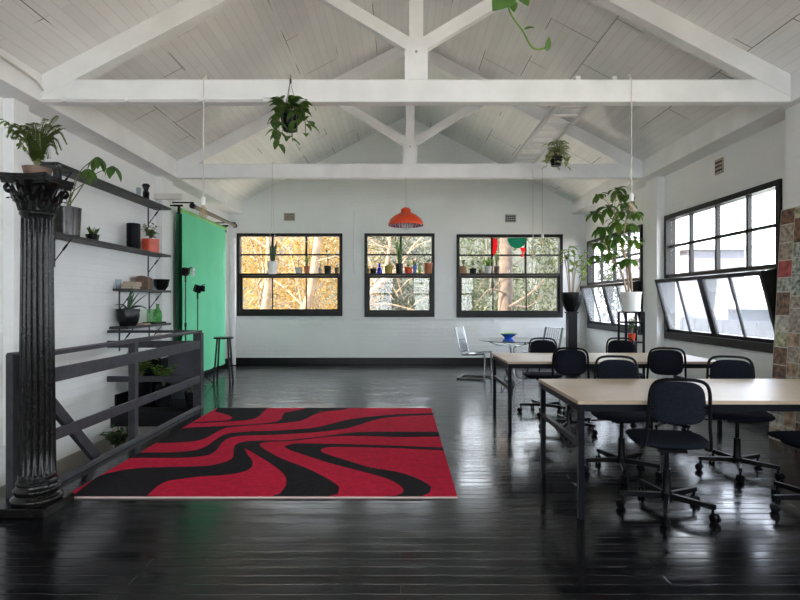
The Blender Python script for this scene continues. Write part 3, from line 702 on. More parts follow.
def chrome_chair(loc, rz, label):
    """cantilever chair facing local +y"""
    r = thing('chrome_chair', label, 'chair', loc, rz, 'chrome wire cantilever chairs at the glass table')
    W = .22
    pts = [(-W, -.27, .90), (-W, -.17, .47), (-W, -.12, .43), (-W, .20, .455), (-W, .25, .43), (-W, .25, .06), (-W, .22, .018), (-W, -.20, .018), (-W + .05, -.24, .018), (0, -.245, .018)]
    full = spline(pts, 5) + [Vector((-p.x, p.y, p.z)) for p in spline(pts, 5)[::-1][1:]]
    m = MB(); m.tube(full, .015, 10); m.build('frame', M['chrome'], r)
    m = MB()
    for k in range(9):
        x = -W + 2 * W * (k + .5) / 9
        m.tube([(x, -.12, .435), (x, .05, .425), (x, .21, .452)], .005, 5)
    for y in (-.10, .06, .21): m.tube([(-W, y, .438 if y < .2 else .455), (W, y, .438 if y < .2 else .455)], .006, 5)
    m.build('seat', M['chrome'], r)
    m = MB()
    for k in range(8):
        x = -W + 2 * W * (k + .5) / 8
        m.tube([(x, -.272, .90), (x, -.225, .70), (x, -.165, .46)], .005, 5)
    for t in (.02, .5, .98): m.tube([(-W, -.17 - .10 * t, .47 + .43 * t), (W, -.17 - .10 * t, .47 + .43 * t)], .007, 6)
    m.build('backrest', M['chrome'], r)
chrome_chair((1.31, 9.45, 0), -PI / 2 - .42, 'chrome wire cantilever chair left of the glass table')
chrome_chair((2.52, 9.45, 0), PI / 2 + .45, 'chrome wire cantilever chair right of glass table, mostly hidden by black chair')

# ------------------------------------------------------------------ stool
r = thing('stool', 'black round four-legged stool beside the green backdrop', 'stool', (-2.955, 8.93, 0))
m = MB(); m.lathe([(0, .735), (.155, .735), (.163, .742), (.163, .757), (.155, .763), (0, .763)], 32); m.build('seat', M['black'], r)
for k in range(4):
    a = PI / 4 + k * PI / 2 + .12; d = Vector((math.cos(a), math.sin(a), 0))
    m = MB(); m.tube([d * .12 + Vector((0, 0, .738)), d * .185], .016, 8); m.build('leg', M['black'], r)
m = MB(); m.tube([(.163 * math.cos(2 * PI * k / 32), .163 * math.sin(2 * PI * k / 32), .255) for k in range(33)], .007, 6, cap=False); m.build('footring', M['black'], r)

# ------------------------------------------------------------------ shelves and brackets
SF = XL + .245
def shelf(y0, y1, z, label, ys):
    r = thing('shelf', label, 'shelf', (XL, (y0 + y1) / 2, z))
    m = MB(); m.box((.1225, 0, -.016), (.245, y1 - y0, .032), bevel=.003); m.build('shelf_board', M['shelf'], r)
    for yb in ys:
        y = yb - (y0 + y1) / 2
        m = MB(); m.box((.005, y, -.185), (.010, .022, .30)); m.tube([(.19, y, -.034), (.01, y, -.27)], .006, 6); m.tube([(.145, y, -.093), (.10, y, -.152)], .011, 8); m.box((.10, y, -.035), (.19, .02, .006))
        m.build('bracket', M['black'], r)
SZ = [2.775, 2.06, 1.525, 1.035]
shelf(5.42, 8.10, SZ[0], 'topmost dark wall shelf, long, above the stairwell', (5.73, 7.87))
shelf(5.25, 8.10, SZ[1], 'second dark wall shelf from top, holding the steel pot', (5.73, 7.87))
shelf(6.90, 8.10, SZ[2], 'third dark wall shelf from top, short, holding books and bowl', (7.06, 7.90))
shelf(6.82, 8.10, SZ[3], 'lowest dark wall shelf, holding black pot and green bottle', (7.06, 7.90))
def on_shelf(u, x): return F * x / (u - 400)            # depth where a point at this X shows at column u

# ------------------------------------------------------------------ plants
def potted(name, label, loc, rt, rb, h, pm, cat='potted plant', rim=.0, group=None, rz=0, bulge=0.):
    r = thing(name, label, cat, loc, rz, group)
    t = max(.004, rt * .07); m = MB()
    prof = [(0, 0), (rb, 0)] + [(rb + (rt - rb) * q + bulge * rt * math.sin(PI * q), h * q * (.82 if rim else 1)) for q in ((.15, .3, .45, .6, .75, .9) if bulge else (.5,))]
    prof += ([(rt, h * .82), (rt + rim, h * .82), (rt + rim, h)] if rim else [(rt, h)]) + [(rt - t, h), (rt - t - (rt - rb) * .15, h * .86), (0, h * .86)]
    m.lathe(prof, 28); m.build('pot', pm, r)
    m = MB(); m.lathe([(0, h * .89), (rt - t - (rt - rb) * .12, h * .875)], 20); m.build('soil', M['soil'], r)
    return r
def sprout(r, z0, n, H, spread, L, W, per, lm, seed, droop=.4, sm='stem', lean=(0, 0), t0=.35, sr=.004, whorl=False, shape=1., seg=4):
    """n stems rising from the soil, leaves along them"""
    rg = random.Random(seed); st, fo = MB(), MB()
    for i in range(n):
        a = 2 * PI * (i + rg.random() * .7) / n; k = spread * rg.uniform(.45, 1.); hh = H * rg.uniform(.65, 1.)
        e = Vector((math.cos(a) * k + lean[0], math.sin(a) * k + lean[1], z0 + hh))
        p = spline([(math.cos(a) * .01, math.sin(a) * .01, z0 - .01), (e.x * .3, e.y * .3, z0 + hh * .55), e], 5)
        st.tube(p, [sr * (1 - .6 * j / (len(p) - 1)) for j in range(len(p))], 5)
        for j in range(per):
            t = t0 + (1 - t0) * (j + rg.random() * .5) / per if per > 1 else 1.
            q = p[min(len(p) - 1, int(t * (len(p) - 1) + .5))]; b = rg.uniform(0, 2 * PI)
            d = Vector((math.cos(b), math.sin(b), rg.uniform(.1, .7)))
            s = rg.uniform(.65, 1.1); fo.leaf(q, d, L * s, W * s, droop * rg.uniform(.5, 1.4), seg, shape=shape)
    st.build('stem', M[sm], r); fo.build('foliage', M[lm], r, angle=180)
def blades(r, z0, n, H, W, spread, lm, seed, droop=.3):
    rg = random.Random(seed); fo = MB()
    for i in range(n):
        a = 2 * PI * (i + rg.random() * .6) / n; d = Vector((math.cos(a) * spread * rg.uniform(.3, 1), math.sin(a) * spread * rg.uniform(.3, 1), 1))
        fo.leaf((math.cos(a) * .012, math.sin(a) * .012, z0), d, H * rg.uniform(.7, 1), W, droop * rg.uniform(.3, 1.3), 7, shape=.75, fold=.3, up=(-d.y + .01, d.x, 0.2))
    fo.build('foliage', M[lm], r, angle=180)
def fronds(r, z0, n, H, spread, lm, seed, pin=.045, k=12, lift=1.):
    rg = random.Random(seed); st, fo = MB(), MB()
    for i in range(n):
        a = 2 * PI * (i + rg.random() * .6) / n; s = rg.uniform(.6, 1.05); d = Vector((math.cos(a), math.sin(a), 0))
        p = spline([(0, 0, z0), d * spread * .35 * s + Vector((0, 0, z0 + H * .7 * s * lift)), d * spread * .75 * s + Vector((0, 0, z0 + H * .95 * s)), d * spread * s + Vector((0, 0, z0 + H * rg.uniform(.55, 1.1) * s))], 6)
        st.tube(p, [.0035 - .002 * j / len(p) for j in range(len(p))], 4)
        for j in range(3, len(p)):
            t = (p[j] - p[j - 1]).normalized(); n_ = t.cross(Vector((0, 0, 1))).normalized()
            ln = pin * (1.15 - .75 * j / len(p)) * rg.uniform(.8, 1.2)
            for q in (p[j], (p[j] + p[j - 1]) / 2):
                for sg in (-1, 1): fo.leaf(q, n_ * sg + t * .35, ln, ln * .5, .5, 2)
    st.build('stem', M['stem'], r); fo.build('foliage', M[lm], r, angle=180)
def trailing(r, z0, rim, vines, lm, seed, L=.10, W=.075, top=14, sm='stem', upright=.12):
    """leaves mounded over the pot plus vines hanging to given (angle, reach, drop)"""
    rg = random.Random(seed); st, fo = MB(), MB()
    for i in range(top):
        a = rg.uniform(0, 2 * PI); q = rim * rg.uniform(.1, 1.3); p = Vector((math.cos(a) * q, math.sin(a) * q, z0 + upright * rg.uniform(.2, 1.)))
        st.tube([(p.x * .4, p.y * .4, z0 - .01), p], .003, 4)
        fo.leaf(p, (math.cos(a), math.sin(a), rg.uniform(-.2, .5)), L * rg.uniform(.7, 1.1), W * rg.uniform(.7, 1.1), .6, 4, shape=.75)
    for (a, reach, drop, nl) in vines:
        d = Vector((math.cos(a), math.sin(a), 0))
        p = spline([d * rim * .5 + Vector((0, 0, z0)), d * rim * 1.25 + Vector((0, 0, z0 + .05)), d * (rim * 1.3 + reach * .5) + Vector((0, 0, z0 - drop * .35)), d * (rim * 1.3 + reach) + Vector((rg.uniform(-.03, .03), 0, z0 - drop))], 7)
        st.tube(p, .0032, 5)
        for j in range(nl):
            q = p[min(len(p) - 1, int((j + .6) / nl * len(p)))]; b = rg.uniform(0, 2 * PI)
            fo.leaf(q, (math.cos(b), math.sin(b) - .2, rg.uniform(-.7, .1)), L * rg.uniform(.65, 1.1), W * rg.uniform(.65, 1.1), .7, 4, shape=.75)
    st.build('stem', M[sm], r); fo.build('foliage', M[lm], r, angle=180)
def hangers(r, z0, rim, ztop, mname='cable', n=3):
    m = MB()
    for k in range(n):
        a = 2 * PI * k / n + .4; m.tube([(math.cos(a) * rim, math.sin(a) * rim, z0), (0, 0, ztop)], .0028, 4)
    m.tube(spline([(0, 0, ztop), (0, 0, ztop + .03), (.012, 0, ztop + .045), (0, 0, ztop + .06)], 4), .004, 5); m.build('hanger', M[mname], r)

# fern and little bottle on the capital
r = potted('potted_fern', 'bushy green fern in a dark pot on top of black column', ctop + Vector((-.0, 0, 0)), .085, .07, .06, M['wood'])
fronds(r, .05, 34, .30, .17, 'leaf_fern', 11, .036)
rg = random.Random(3); st, fo = MB(), MB()
p = spline([(0, 0, .06), (-.08, -.01, .20), (-.15, -.02, .30), (-.19, -.02, .36), (-.20, -.03, .30)][:4], 6); st.tube(p, .003, 4)
for q in p[6:]:
    for _ in range(2): fo.leaf(q, (rg.uniform(-1, 1), rg.uniform(-1, .3), rg.uniform(-.5, .3)), .045, .025, .6, 3)
st.build('stem', M['stem'], r); fo.build('foliage', M['leaf_fern'], r, angle=180)
r = thing('bottle', 'tiny black bottle on the column capital beside the fern', 'bottle', ctop + Vector((.12, .03, 0)))
m = MB(); m.lathe([(0, 0), (.018, 0), (.018, .05), (.008, .06), (.008, .075), (0, .075)], 14); m.build('bottle_body', M['potblack'], r)
m = MB(); m.lathe([(0, .075), (.018, .077), (.02, .09), (.014, .10), (0, .102)], 14); m.build('stopper', M['potblack'], r)
# steel pot with big lobed leaves
y = on_shelf(67, -3.57)
r = potted('steel_pot_plant', 'leggy plant with drooping lobed leaves in steel pot on second shelf', (-3.57, y, SZ[1]), .138, .122, .30, M['gunmetal'])
st, fo = MB(), MB(); rg = random.Random(5)
tips = [(.42, -.16, .80), (.50, -.02, .74), (.36, -.22, .66), (.06, -.25, .60), (.30, -.12, .56)]
for i, t in enumerate(tips):
    p = spline([(.02 * i - .04, 0, .26), (.02 + t[0] * .15, t[1] * .3, .42), (t[0] * .5, t[1] * .7, .26 + (t[2] - .26) * .75), t], 5)
    st.tube(p, [.007 - .004 * j / len(p) for j in range(len(p))], 6)
    if i in (0, 1, 2):
        for k in range(5):
            fo.leaf(t, (math.cos(k * 1.3 + i) * .9, math.sin(k * 1.3 + i) * .9, -.75), rg.uniform(.11, .19), .075, 1.1, 5)
st.build('stem', M['stem'], r); fo.build('foliage', M['leaf'], r, angle=180)
y = on_shelf(92.5, -3.58)
r = potted('succulent_pot', 'small spiky succulent in dark pot beside steel pot on second shelf', (-3.58, y, SZ[1]), .075, .06, .075, M['potblack']); blades(r, .06, 9, .13, .03, .7, 'leaf', 8)
y = on_shelf(133.5, -3.57)
r = thing('vase', 'tall black cylinder vase on the second shelf', 'vase', (-3.57, y, SZ[1]))
m = MB(); m.lathe([(0, 0), (.082, 0), (.085, .006), (.085, .335), (.08, .34), (.074, .335), (.074, .05), (0, .05)], 32); m.build('vase_body', M['steel_black'], r)
y = on_shelf(150.5, -3.58)
r = potted('orange_pot_plant', 'bushy small plant in bright orange pot at end of second shelf', (-3.58, y, SZ[1]), .118, .112, .19, M['orangepot']); sprout(r, .17, 9, .22, .10, .07, .03, 9, 'leaf_light', 21, .3); sprout(r, .17, 7, .17, .14, .08, .035, 8, 'leaf', 22, .5)
y = on_shelf(146, -3.60)
r = thing('figurine', 'small black abstract figurine on the topmost shelf', 'figurine', (-3.6, y, SZ[0]))
m = MB(); m.lathe([(0, 0), (.05, 0), (.052, .015), (.035, .04), (.045, .09), (.055, .12), (.03, .16), (.038, .20), (.045, .225), (.03, .25), (0, .255)], 14, fn=lambda a, z: 1 + .22 * math.sin(2 * a + z * 30)); m.box((.025, 0, .225), (.05, .05, .03), bevel=.01); m.build('figurine_body', M['potblack'], r)
y = on_shelf(138.5, -3.62)
r = thing('glass_jar', 'pale translucent jar beside black figurine on topmost shelf', 'jar', (-3.62, y, SZ[0]))
m = MB(); m.lathe([(0, 0), (.028, 0), (.03, .01), (.03, .15), (.026, .155), (.026, .012), (0, .010)], 20); m.build('jar_body', M['clear'], r)
# third shelf
def book(loc, w, d, t, m_, rz, label):
    r = thing('book', label, 'book', loc, rz, 'books lying on the third shelf')
    m = MB(); m.box((0, 0, .002), (w, d, .004)); m.box((0, 0, t - .002), (w, d, .004)); m.box((-w / 2 + .002, 0, t / 2), (.004, d, t)); m.build('cover', m_, r)
    m = MB(); m.box((.002, 0, t / 2), (w - .010, d - .008, t - .008)); m.build('pages', M['paper'], r)
yb = on_shelf(129.5, -3.60); z = SZ[2]
for i, (t, mm, lab) in enumerate(((.035, M['bookgrey'], 'grey book at bottom of the pile on third shelf'), (.03, M['paper'], 'cream book in middle of the pile on third shelf'), (.03, M['bookbrown'], 'tan book on top of the pile on third shelf'))):
    book((-3.59, yb + .03 * i, z), .17, .24 - .02 * i, t, mm, (.1, -.08, .15)[i], lab); z += t
y = on_shelf(121, -3.62)
r = thing('tumbler', 'clear glass tumbler at left end of the third shelf', 'glass', (-3.66, 6.935, SZ[2]))
m = MB(); m.lathe([(0, 0), (.032, 0), (.038, .12), (.035, .12), (.03, .008), (0, .008)], 20); m.build('tumbler_body', M['clear'], r)
y = on_shelf(143.5, -3.58)
r = thing('wooden_box', 'brown wooden box with curved lid on the third shelf', 'box', (-3.58, y, SZ[2]), .2)
m = MB(); m.box((0, 0, .065), (.17, .22, .13), bevel=.004); m.build('box_body', M['wood'], r)
m = MB(); m.prism([(-.09, .13), (.09, .13), (.09, .15), (.06, .178), (0, .19), (-.06, .178), (-.09, .15)], 'y', -.115, .115); m.build('lid', M['wood'], r)
y = on_shelf(161.5, -3.58)
r = thing('bowl', 'glossy black bowl at right end of third shelf', 'bowl', (-3.58, y, SZ[2])); 
m = MB(); m.lathe([(0, 0), (.055, 0), (.06, .01), (.095, .06), (.112, .15), (.118, .165), (.106, .165), (.088, .065), (.05, .02), (0, .016)], 32); m.build('bowl_body', M['potblack'], r)
# lowest shelf
y = on_shelf(125.5, -3.60)
r = potted('agave_pot', 'floppy spiky plant in round black pot on lowest shelf', (-3.565, y, SZ[3]), .135, .095, .225, M['potblack'], rim=.006, bulge=.13)
fo = MB()
for (a, up_, L, dr) in ((.3, 1.2, .34, .2), (1.4, 2.2, .29, .1), (-.3, 1.6, .31, .2), (4.6, .9, .30, .7), (-.5, .6, .42, .75), (5.4, 1.8, .38, .15), (1.1, .6, .30, .6), (5.0, .45, .32, .55)):
    fo.leaf((0, 0, .19), (math.cos(a), math.sin(a), up_), L, .04, dr, 7, shape=.8, fold=.35)
fo.build('foliage', M['leaf_grey'], r, angle=180)
r = thing('book', 'thin tan book lying flat on the lowest shelf', 'book', (-3.56, on_shelf(142, -3.56), SZ[3]), .1); m = MB(); m.box((0, 0, .002), (.16, .22, .004)); m.box((0, 0, .020), (.16, .22, .004)); m.build('cover', M['bookbrown'], r); m = MB(); m.box((0, 0, .011), (.152, .212, .014)); m.build('pages', M['paper'], r)
yt = on_shelf(154.5, -3.57)
r = thing('tray', 'shallow black tray under the green bottle on lowest shelf', 'tray', (-3.57, yt, SZ[3])); m = MB(); m.box((0, 0, .006), (.19, .34, .012), bevel=.003)
for s in (-1, 1): m.box((s * .091, 0, .016), (.008, .34, .02)); m.box((0, s * .166, .016), (.19, .008, .02))
m.build('tray_body', M['potblack'], r)
r = thing('bottle', 'bright green glass bottle standing on black tray, lowest shelf', 'bottle', (-3.57, yt + .10, SZ[3] + .013)); m = MB()
m.lathe([(0, 0), (.05, 0), (.058, .02), (.062, .10), (.055, .16), (.022, .215), (.020, .255), (.025, .258), (.025, .272), (.018, .272), (0, .26)], 24); m.build('bottle_body', M['greenglass'], r)
r = thing('glass_block', 'pale green square glass vase beside the green bottle', 'vase', (-3.57, yt - .09, SZ[3] + .013)); m = MB()
for s in (-1, 1): m.box((s * .045, 0, .10), (.006, .10, .20)); m.box((0, s * .047, .10), (.09, .006, .20))
m.box((0, 0, .004), (.09, .09, .008)); m.build('vase_body', M['greenpane'], r)

# ------------------------------------------------------------------ green screen, rolls, light stands
GX = -3.46
r = thing('green_backdrop', 'bright green photo backdrop hanging from a lime tube on left wall', 'backdrop', (GX, 9.5, 0))
m = MB(); n = 40; y0, y1 = -1.04, 1.06; zt_, zb = 2.79, .13
for side in (0, 1):
    vs, fs = [], []
    for j in range(n + 1):
        for i in range(6):
            yy = y0 + (y1 - y0) * j / n; zz = zt_ + (zb - zt_) * i / 5
            vs.append((.008 * math.sin(j * .55 + i * .3) * (i / 5) + side * .004, yy, zz))
    for j in range(n):
        for i in range(5): a = j * 6 + i; fs.append((a, a + 1, a + 7, a + 6))
    m.add(vs, fs)
m.build('backdrop_cloth', M['green_screen'], r, angle=180)
m = MB(); m.tube([(-.01, y0 - .05, 2.81), (-.01, y1 + .05, 2.81)], .032, 16); m.build('backdrop_tube', M['tube_green'], r)
for yy in (y0 - .06, y1 + .07):
    m = MB(); m.box((-.03, yy, 2.87), (.14, .02, .03)); m.box((-.02, yy, 2.80), (.04, .025, .12)); m.box((-.15, yy, 2.87), (.21, .02, .02)); m.build('wall_bracket', M['black'], r)
r = thing('backdrop_roll', 'rolled taupe paper backdrop on brackets above the green one', 'backdrop roll', (GX + .165, 9.53, 2.875))
m = MB(); m.tube([(0, -1.02, 0), (0, 1.08, 0)], .034, 16); m.build('paper_roll', M['roll_brown'], r)
for yy in (-1.05, 1.11): m = MB(); m.tube([(0, yy - .03, 0), (0, yy + .03, 0)], .045, 14); m.box((-.21, yy, .055), (.43, .02, .022)); m.box((0, yy, .04), (.03, .02, .05)); m.build('wall_mount', M['black'], r)
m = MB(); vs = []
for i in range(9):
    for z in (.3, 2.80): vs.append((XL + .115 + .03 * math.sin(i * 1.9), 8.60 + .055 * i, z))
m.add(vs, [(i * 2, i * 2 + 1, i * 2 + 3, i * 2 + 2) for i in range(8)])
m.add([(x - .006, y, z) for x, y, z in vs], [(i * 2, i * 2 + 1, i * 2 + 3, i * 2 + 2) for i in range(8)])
tag(m.build('gap_shade', M['green_shade'], angle=180), 'narrow dark green sheet standing in for shade behind near edge of green backdrop', 'painted shade')  # sheet coloured as the green-tinted shade in the wall gap

def light_stand(loc, H, rz, label, bulbs):
    r = thing('light_stand', label, 'light stand', loc, rz, 'studio light stands')
    m = MB(); m.tube([(0, 0, .10), (0, 0, H * .55)], .012, 10); m.tube([(0, 0, H * .53), (0, 0, H - .08)], .008, 10); m.lathe([(.012, H * .53), (.018, H * .535), (.018, H * .56), (.012, H * .565)], 12); m.build('pole', M['gunmetal'], r)
    for k in range(3):
        a = 2 * PI * k / 3 + .5; d = Vector((math.cos(a), math.sin(a), 0))
        m = MB(); m.tube([d * .012 + Vector((0, 0, .30)), d * .30 + Vector((0, 0, .008))], .007, 6); m.tube([(0, 0, .11), d * .15 + Vector((0, 0, .155))], .005, 6); m.build('leg', M['steel_black'], r)
    m = MB(); m.box((0, 0, H), (.10, .12, .12), rot=(.2, .25, .2), bevel=.012); m.tube([(0, 0, H - .16), (0, 0, H - .06)], .013, 8); m.tube([(-.06, 0, H - .02), (.06, 0, H - .02)], .012, 8)
    m.box((.07, .0, H + .055), (.07, .10, .006), rot=(0, -.5, .2)); m.box((.06, -.075, H), (.08, .006, .09), rot=(0, 0, -.5)); m.build('lamp_head', M['plastic'], r)
    if bulbs:
        m = MB(); m.ball((.11, .02, H + .03), .028, 12, 1.3); m.ball((.11, .02, H - .035), .028, 12, 1.3); m.build('bulb', M['ceramic'], r)
light_stand((-3.33, 8.28, 0), 1.82, -.1, 'tall studio light stand with white bulbs in front of the green backdrop', True)
light_stand((-3.21, 8.46, 0), 1.56, .5, 'shorter black studio light stand in front of green backdrop', False)
# things on the floor behind the stair rail
r = thing('speaker', 'black box speaker on the floor behind far end of stair rail', 'speaker', (XL + .26, 7.50, 0))
m = MB(); m.box((0, 0, .29), (.34, .34, .58), bevel=.008); m.build('cabinet', M['plastic'], r)
m = MB(); m.lathe([(.12, 0), (.125, .008), (.11, .01), (.05, -.01), (0, .0)], 24, (0, -.171, .22), rot=(PI / 2, 0, 0)); m.lathe([(.05, 0), (.055, .006), (.0, .003)], 20, (0, -.171, .45), rot=(PI / 2, 0, 0)); m.build('driver', M['steel_black'], r)
m = MB(); m.box((-3.02, 7.46, .40), (.44, .05, .80), rot=(-.06, 0, 0), bevel=.004); tag(m.build('leaning_panel', M['panel']), 'dark grey flat panel standing behind the stair rail beside the speaker', 'panel')
r = potted('glossy_pot_plant', 'glossy black pot with small plant by the stair rail corner', (-2.74, 7.06, 0), .105, .085, .17, M['potblack'], rim=.004); sprout(r, .15, 6, .13, .08, .06, .03, 4, 'leaf', 31)
r = potted('bucket_plant', 'leafy plant in black bucket behind the stair rail, against wall', (-3.45, 7.10, 0), .14, .12, .30, M['plastic']); sprout(r, .27, 16, .42, .24, .095, .055, 12, 'leaf_light', 32, .5)
r = potted('bucket_plant', 'leafy plant in grey bucket behind the stair rail, before the speaker', (-3.12, 7.04, 0), .105, .09, .26, M['steel_black']); sprout(r, .23, 12, .30, .17, .085, .05, 10, 'leaf_light', 33, .4)
r = potted('dark_fern_pot', 'dark green shrub in hanging pot below floor level in the stairwell', (-3.50, 6.62, -.62), .09, .07, .11, M['plastic']); sprout(r, .10, 16, .30, .19, .08, .05, 12, 'leaf_dark', 34)
hangers(r, .10, .09, .40)
m = r

# ------------------------------------------------------------------ hanging plants
Z0 = at(290, 131, 5.0).z
r = potted('hanging_basket', 'trailing heart-leaf plant in black pot hung from the near tie beam', at(290, 131, 5.02), .092, .062, .145, M['plastic'], cat='hanging plant')
trailing(r, .145, .09, [(-2.9, .05, .16, 6), (-2.6, .02, .26, 7), (-2.2, .03, .32, 7), (-1.9, .02, .22, 6), (-.3, .10, .12, 6), (.1, .05, .18, 5), (-.9, .04, .20, 5), (-1.2, .0, .28, 5), (2.6, .1, .1, 5), (1.6, .05, .15, 5)], 'leaf', 41, .125, .095, 46, upright=.13)
hangers(r, .145, .09, 3.54 - Z0 - .06 - .06)
m = MB(); m.tube(spline([(0, 0, 3.42 - Z0), (0, .04, 3.46 - Z0), (0, .05, 3.42 - Z0)], 4), .006, 6); m.build('hook', M['cable'], r)
p = at(556, 166, 7.0)
r = potted('hanging_basket', 'small dark pot of variegated leaves hung from the ladder', p, .085, .06, .11, M['plastic'], cat='hanging plant')
trailing(r, .11, .08, [(-2.8, .04, .14, 6), (-2.0, .03, .16, 6), (-.8, .04, .15, 6), (.2, .10, -.02, 5), (3.0, .06, .05, 5)], 'variegated', 42, .11, .075, 26, upright=.20)
fo = MB(); rg = random.Random(9)
for i in range(26): t = i / 26; b = rg.uniform(0, 2 * PI); fo.leaf((.02 * math.cos(b) + .01, .02 * math.sin(b),   .13 + .20 * t), (math.cos(b), math.sin(b), .2), .115, .07, .7, 4)
fo.build('foliage', M['variegated'], r, angle=180)
hangers(r, .11, .08, 3.44 - p.z - .075, n=3)
# vine trailing into the top of the view, its pot hung from the truss above
p = Vector((.42, 1.98, 2.78))
r = potted('hanging_basket', 'trailing vine with broad green leaves reaching down from the top edge', p, .11, .08, .15, M['plastic'], cat='hanging plant')
trailing(r, .15, .10, [(2.5, .08, .25, 5), (.5, .06, .2, 4)], 'leaf', 43, .11, .085, 22)
st, fo = MB(), MB()
def lp(u, v, d=1.98): return at(u, v, d) - p
vine = spline([(.02, -.02, .15), (.10, -.04, .19), lp(500, -40), lp(507, 0), lp(511, 14), lp(522, 30), lp(533, 48), lp(546, 48)], 6); st.tube(vine, .0035, 6)
for (u, v, dx, dz, L, wk) in ((511, -4, -.75, -.6, .115, .8), (519, -6, .45, -.8, .07, .7), (512, 2, .1, -1., .05, .7), (547, 51, .05, .95, .05, .45), (524, 29, .9, .1, .04, .3), (498, -35, -.6, -.4, .09, .85), (512, -50, .6, -.3, .09, .85)):
    fo.leaf(lp(u, v), (dx, -.4, dz), L, L * wk, .25, 6, shape=.7, up=(0, -1, .3))
st.build('stem', M['leaf_light'], r); fo.build('foliage', M['leaf'], r, angle=180)
hangers(r, .15, .10, 3.48 - p.z - .06 - .16)
# white pot hanging before the left window
p = at(272.5, 274, 8.2)
r = potted('hanging_white_pot', 'white pot with upright stems hanging before the left back window', p, .082, .058, .19, M['potwhite'], cat='hanging plant'); blades(r, .16, 8, .40, .035, .25, 'leaf_grey', 44, .15)
m = MB(); top = 3.50 - p.z
for s in (-1, 1): m.tube([(s * .078, 0, .19), (s * .02, 0, .75), (0, 0, top)], .003, 4)
m.tube(spline([(0, 0, top), (0, .06, top + .02), (0, .13, top)], 3), .004, 4); m.build('hanger', M['cord'], r)

# ------------------------------------------------------------------ pendants
r = thing('pendant_lamp', 'orange enamel dome pendant lamp with beaded lining, middle of room', 'pendant lamp', (.09, 8.17, 2.52))
m = MB(); m.lathe([(.268, 0), (.272, .012), (.262, .05), (.235, .10), (.19, .14), (.13, .175), (.085, .195), (.075, .21), (.075, .245), (.05, .27), (.02, .28), (0, .28)], 40); m.build('lamp_shade', M['orange'], r)
m = MB(); m.lathe([(.268, .0), (.257, .048), (.23, .095), (.185, .135), (.12, .17), (0, .18)], 40); m.build('shade_lining', M['magenta'], r)
m = MB()
for rr, k, z0, nz in ((.235, 22, .035, 2), (.17, 16, .06, 3), (.10, 9, .08, 6), (.05, 6, .08, 7), (.02, 3, .08, 8)):
    for i in range(k):
        a = 2 * PI * i / k
        for j in range(nz): m.ball((rr * math.cos(a), rr * math.sin(a), z0 - .021 * j), .0085, 6)
o = m.build('bead_curtain', M['bead'], r); o['kind'] = 'stuff'
m = MB(); m.tube([(0, 0, .28), (0, 0, .74)], .005, 6); m.build('cord', M['cord'], r)
def bare_bulb(name_lab, u, v, Y, ztop):
    p = at(u, v, Y); r = thing('bare_bulb_pendant', name_lab, 'pendant lamp', p, 0, 'bare bulbs on long flex')
    m = MB(); m.lathe([(0, -.055), (.02, -.052), (.036, -.03), (.040, 0), (.032, .035), (.018, .065), (.015, .08)], 20); m.build('bulb', M['bulb_glass'], r)
    m = MB()
    for k in range(5): a = 2 * PI * k / 5; m.tube([(.006 * math.cos(a), .006 * math.sin(a), .06), (.016 * math.cos(a), .016 * math.sin(a), 0), (.006 * math.cos(a), .006 * math.sin(a), -.02)], .0015, 4)
    m.build('filament', M['filament'], r)
    m = MB(); m.lathe([(0, .075), (.018, .075), (.02, .10), (.02, .135), (.012, .15), (0, .15)], 16); m.build('lamp_holder', M['ceramic'], r)
    m = MB(); m.tube([(0, 0, .15), (0, 0, ztop - p.z), (0, .015 if ztop < 3.45 else .03, ztop - p.z + .015)], .005, 6)
    if ztop > 3.45: m.lathe([(0, 0), (.018, 0), (.02, .03), (.012, .06), (0, .062)], 12, (0, .055, 3.478 - p.z))
    m.build('cord', M['cord'], r)
bare_bulb('bare clear bulb on pale flex from left part of near tie beam', 203.5, 213, 5.08, 3.49)
bare_bulb('bare clear bulb on pale flex from right part of near tie beam', 631.5, 209, 5.08, 3.49)
bare_bulb('bare bulb on thin flex before right back window, left of two', 533, 255, 8.19, 3.40)
bare_bulb('bare bulb on thin flex before right back window, right of two', 542.5, 243, 8.19, 3.40)
# ladder across the tie beams
r = thing('ladder', 'pale ladder lying across the roof tie beams, right of the king posts', 'ladder', (1.89, 6.745, 3.478))
for s in (-1, 1):
    m = MB(); m.box((s * .175, 0, .024), (.05, 3.23, .048), bevel=.004); m.build('ladder_rail', M['alu'], r)
for k in range(12):
    m = MB(); y = -1.40 + 2.9 * k / 11; m.tube([(-.16, y, .018), (.16, y, .018)], .014, 8); m.build('rung', M['alu'], r)

# ------------------------------------------------------------------ sill plants on back windows
SHZ = zt + .026; SHY = YB - .045
def sill(name, u, w_px, h_px, pm, label, fol, cat='potted plant', taper=.78):
    w, h = w_px * px / 2, h_px * px
    r = potted(name, label, (bx_(u), SHY, SHZ), w, w * taper, h, pm, cat, group='pots along the back window ledges')
    if fol: fol(r, h * .9)
sill('small_pot', 299, 7.5, 6, M['potgrey'], 'pale grey square-ish pot with cactus, left window ledge', lambda r, z: sprout(r, z, 3, .18, .02, .05, .05, 4, 'leaf', 51))
sill('small_pot', 307.5, 6, 7, M['terracotta'], 'terracotta pot with bushy leaves on left window ledge', lambda r, z: sprout(r, z, 8, .26, .09, .09, .035, 6, 'leaf_light', 52))
sill('small_pot', 328, 8, 7.5, M['potblack'], 'black pot with tall thin stem on left window ledge', lambda r, z: sprout(r, z, 3, .42, .09, .13, .05, 3, 'leaf_dark', 53, t0=.5))
sill('small_pot', 320.5, 4, 5, M['potgrey'], 'tiny grey pot left of the black pot on left window ledge', lambda r, z: sprout(r, z, 4, .18, .04, .06, .03, 4, 'leaf', 54))
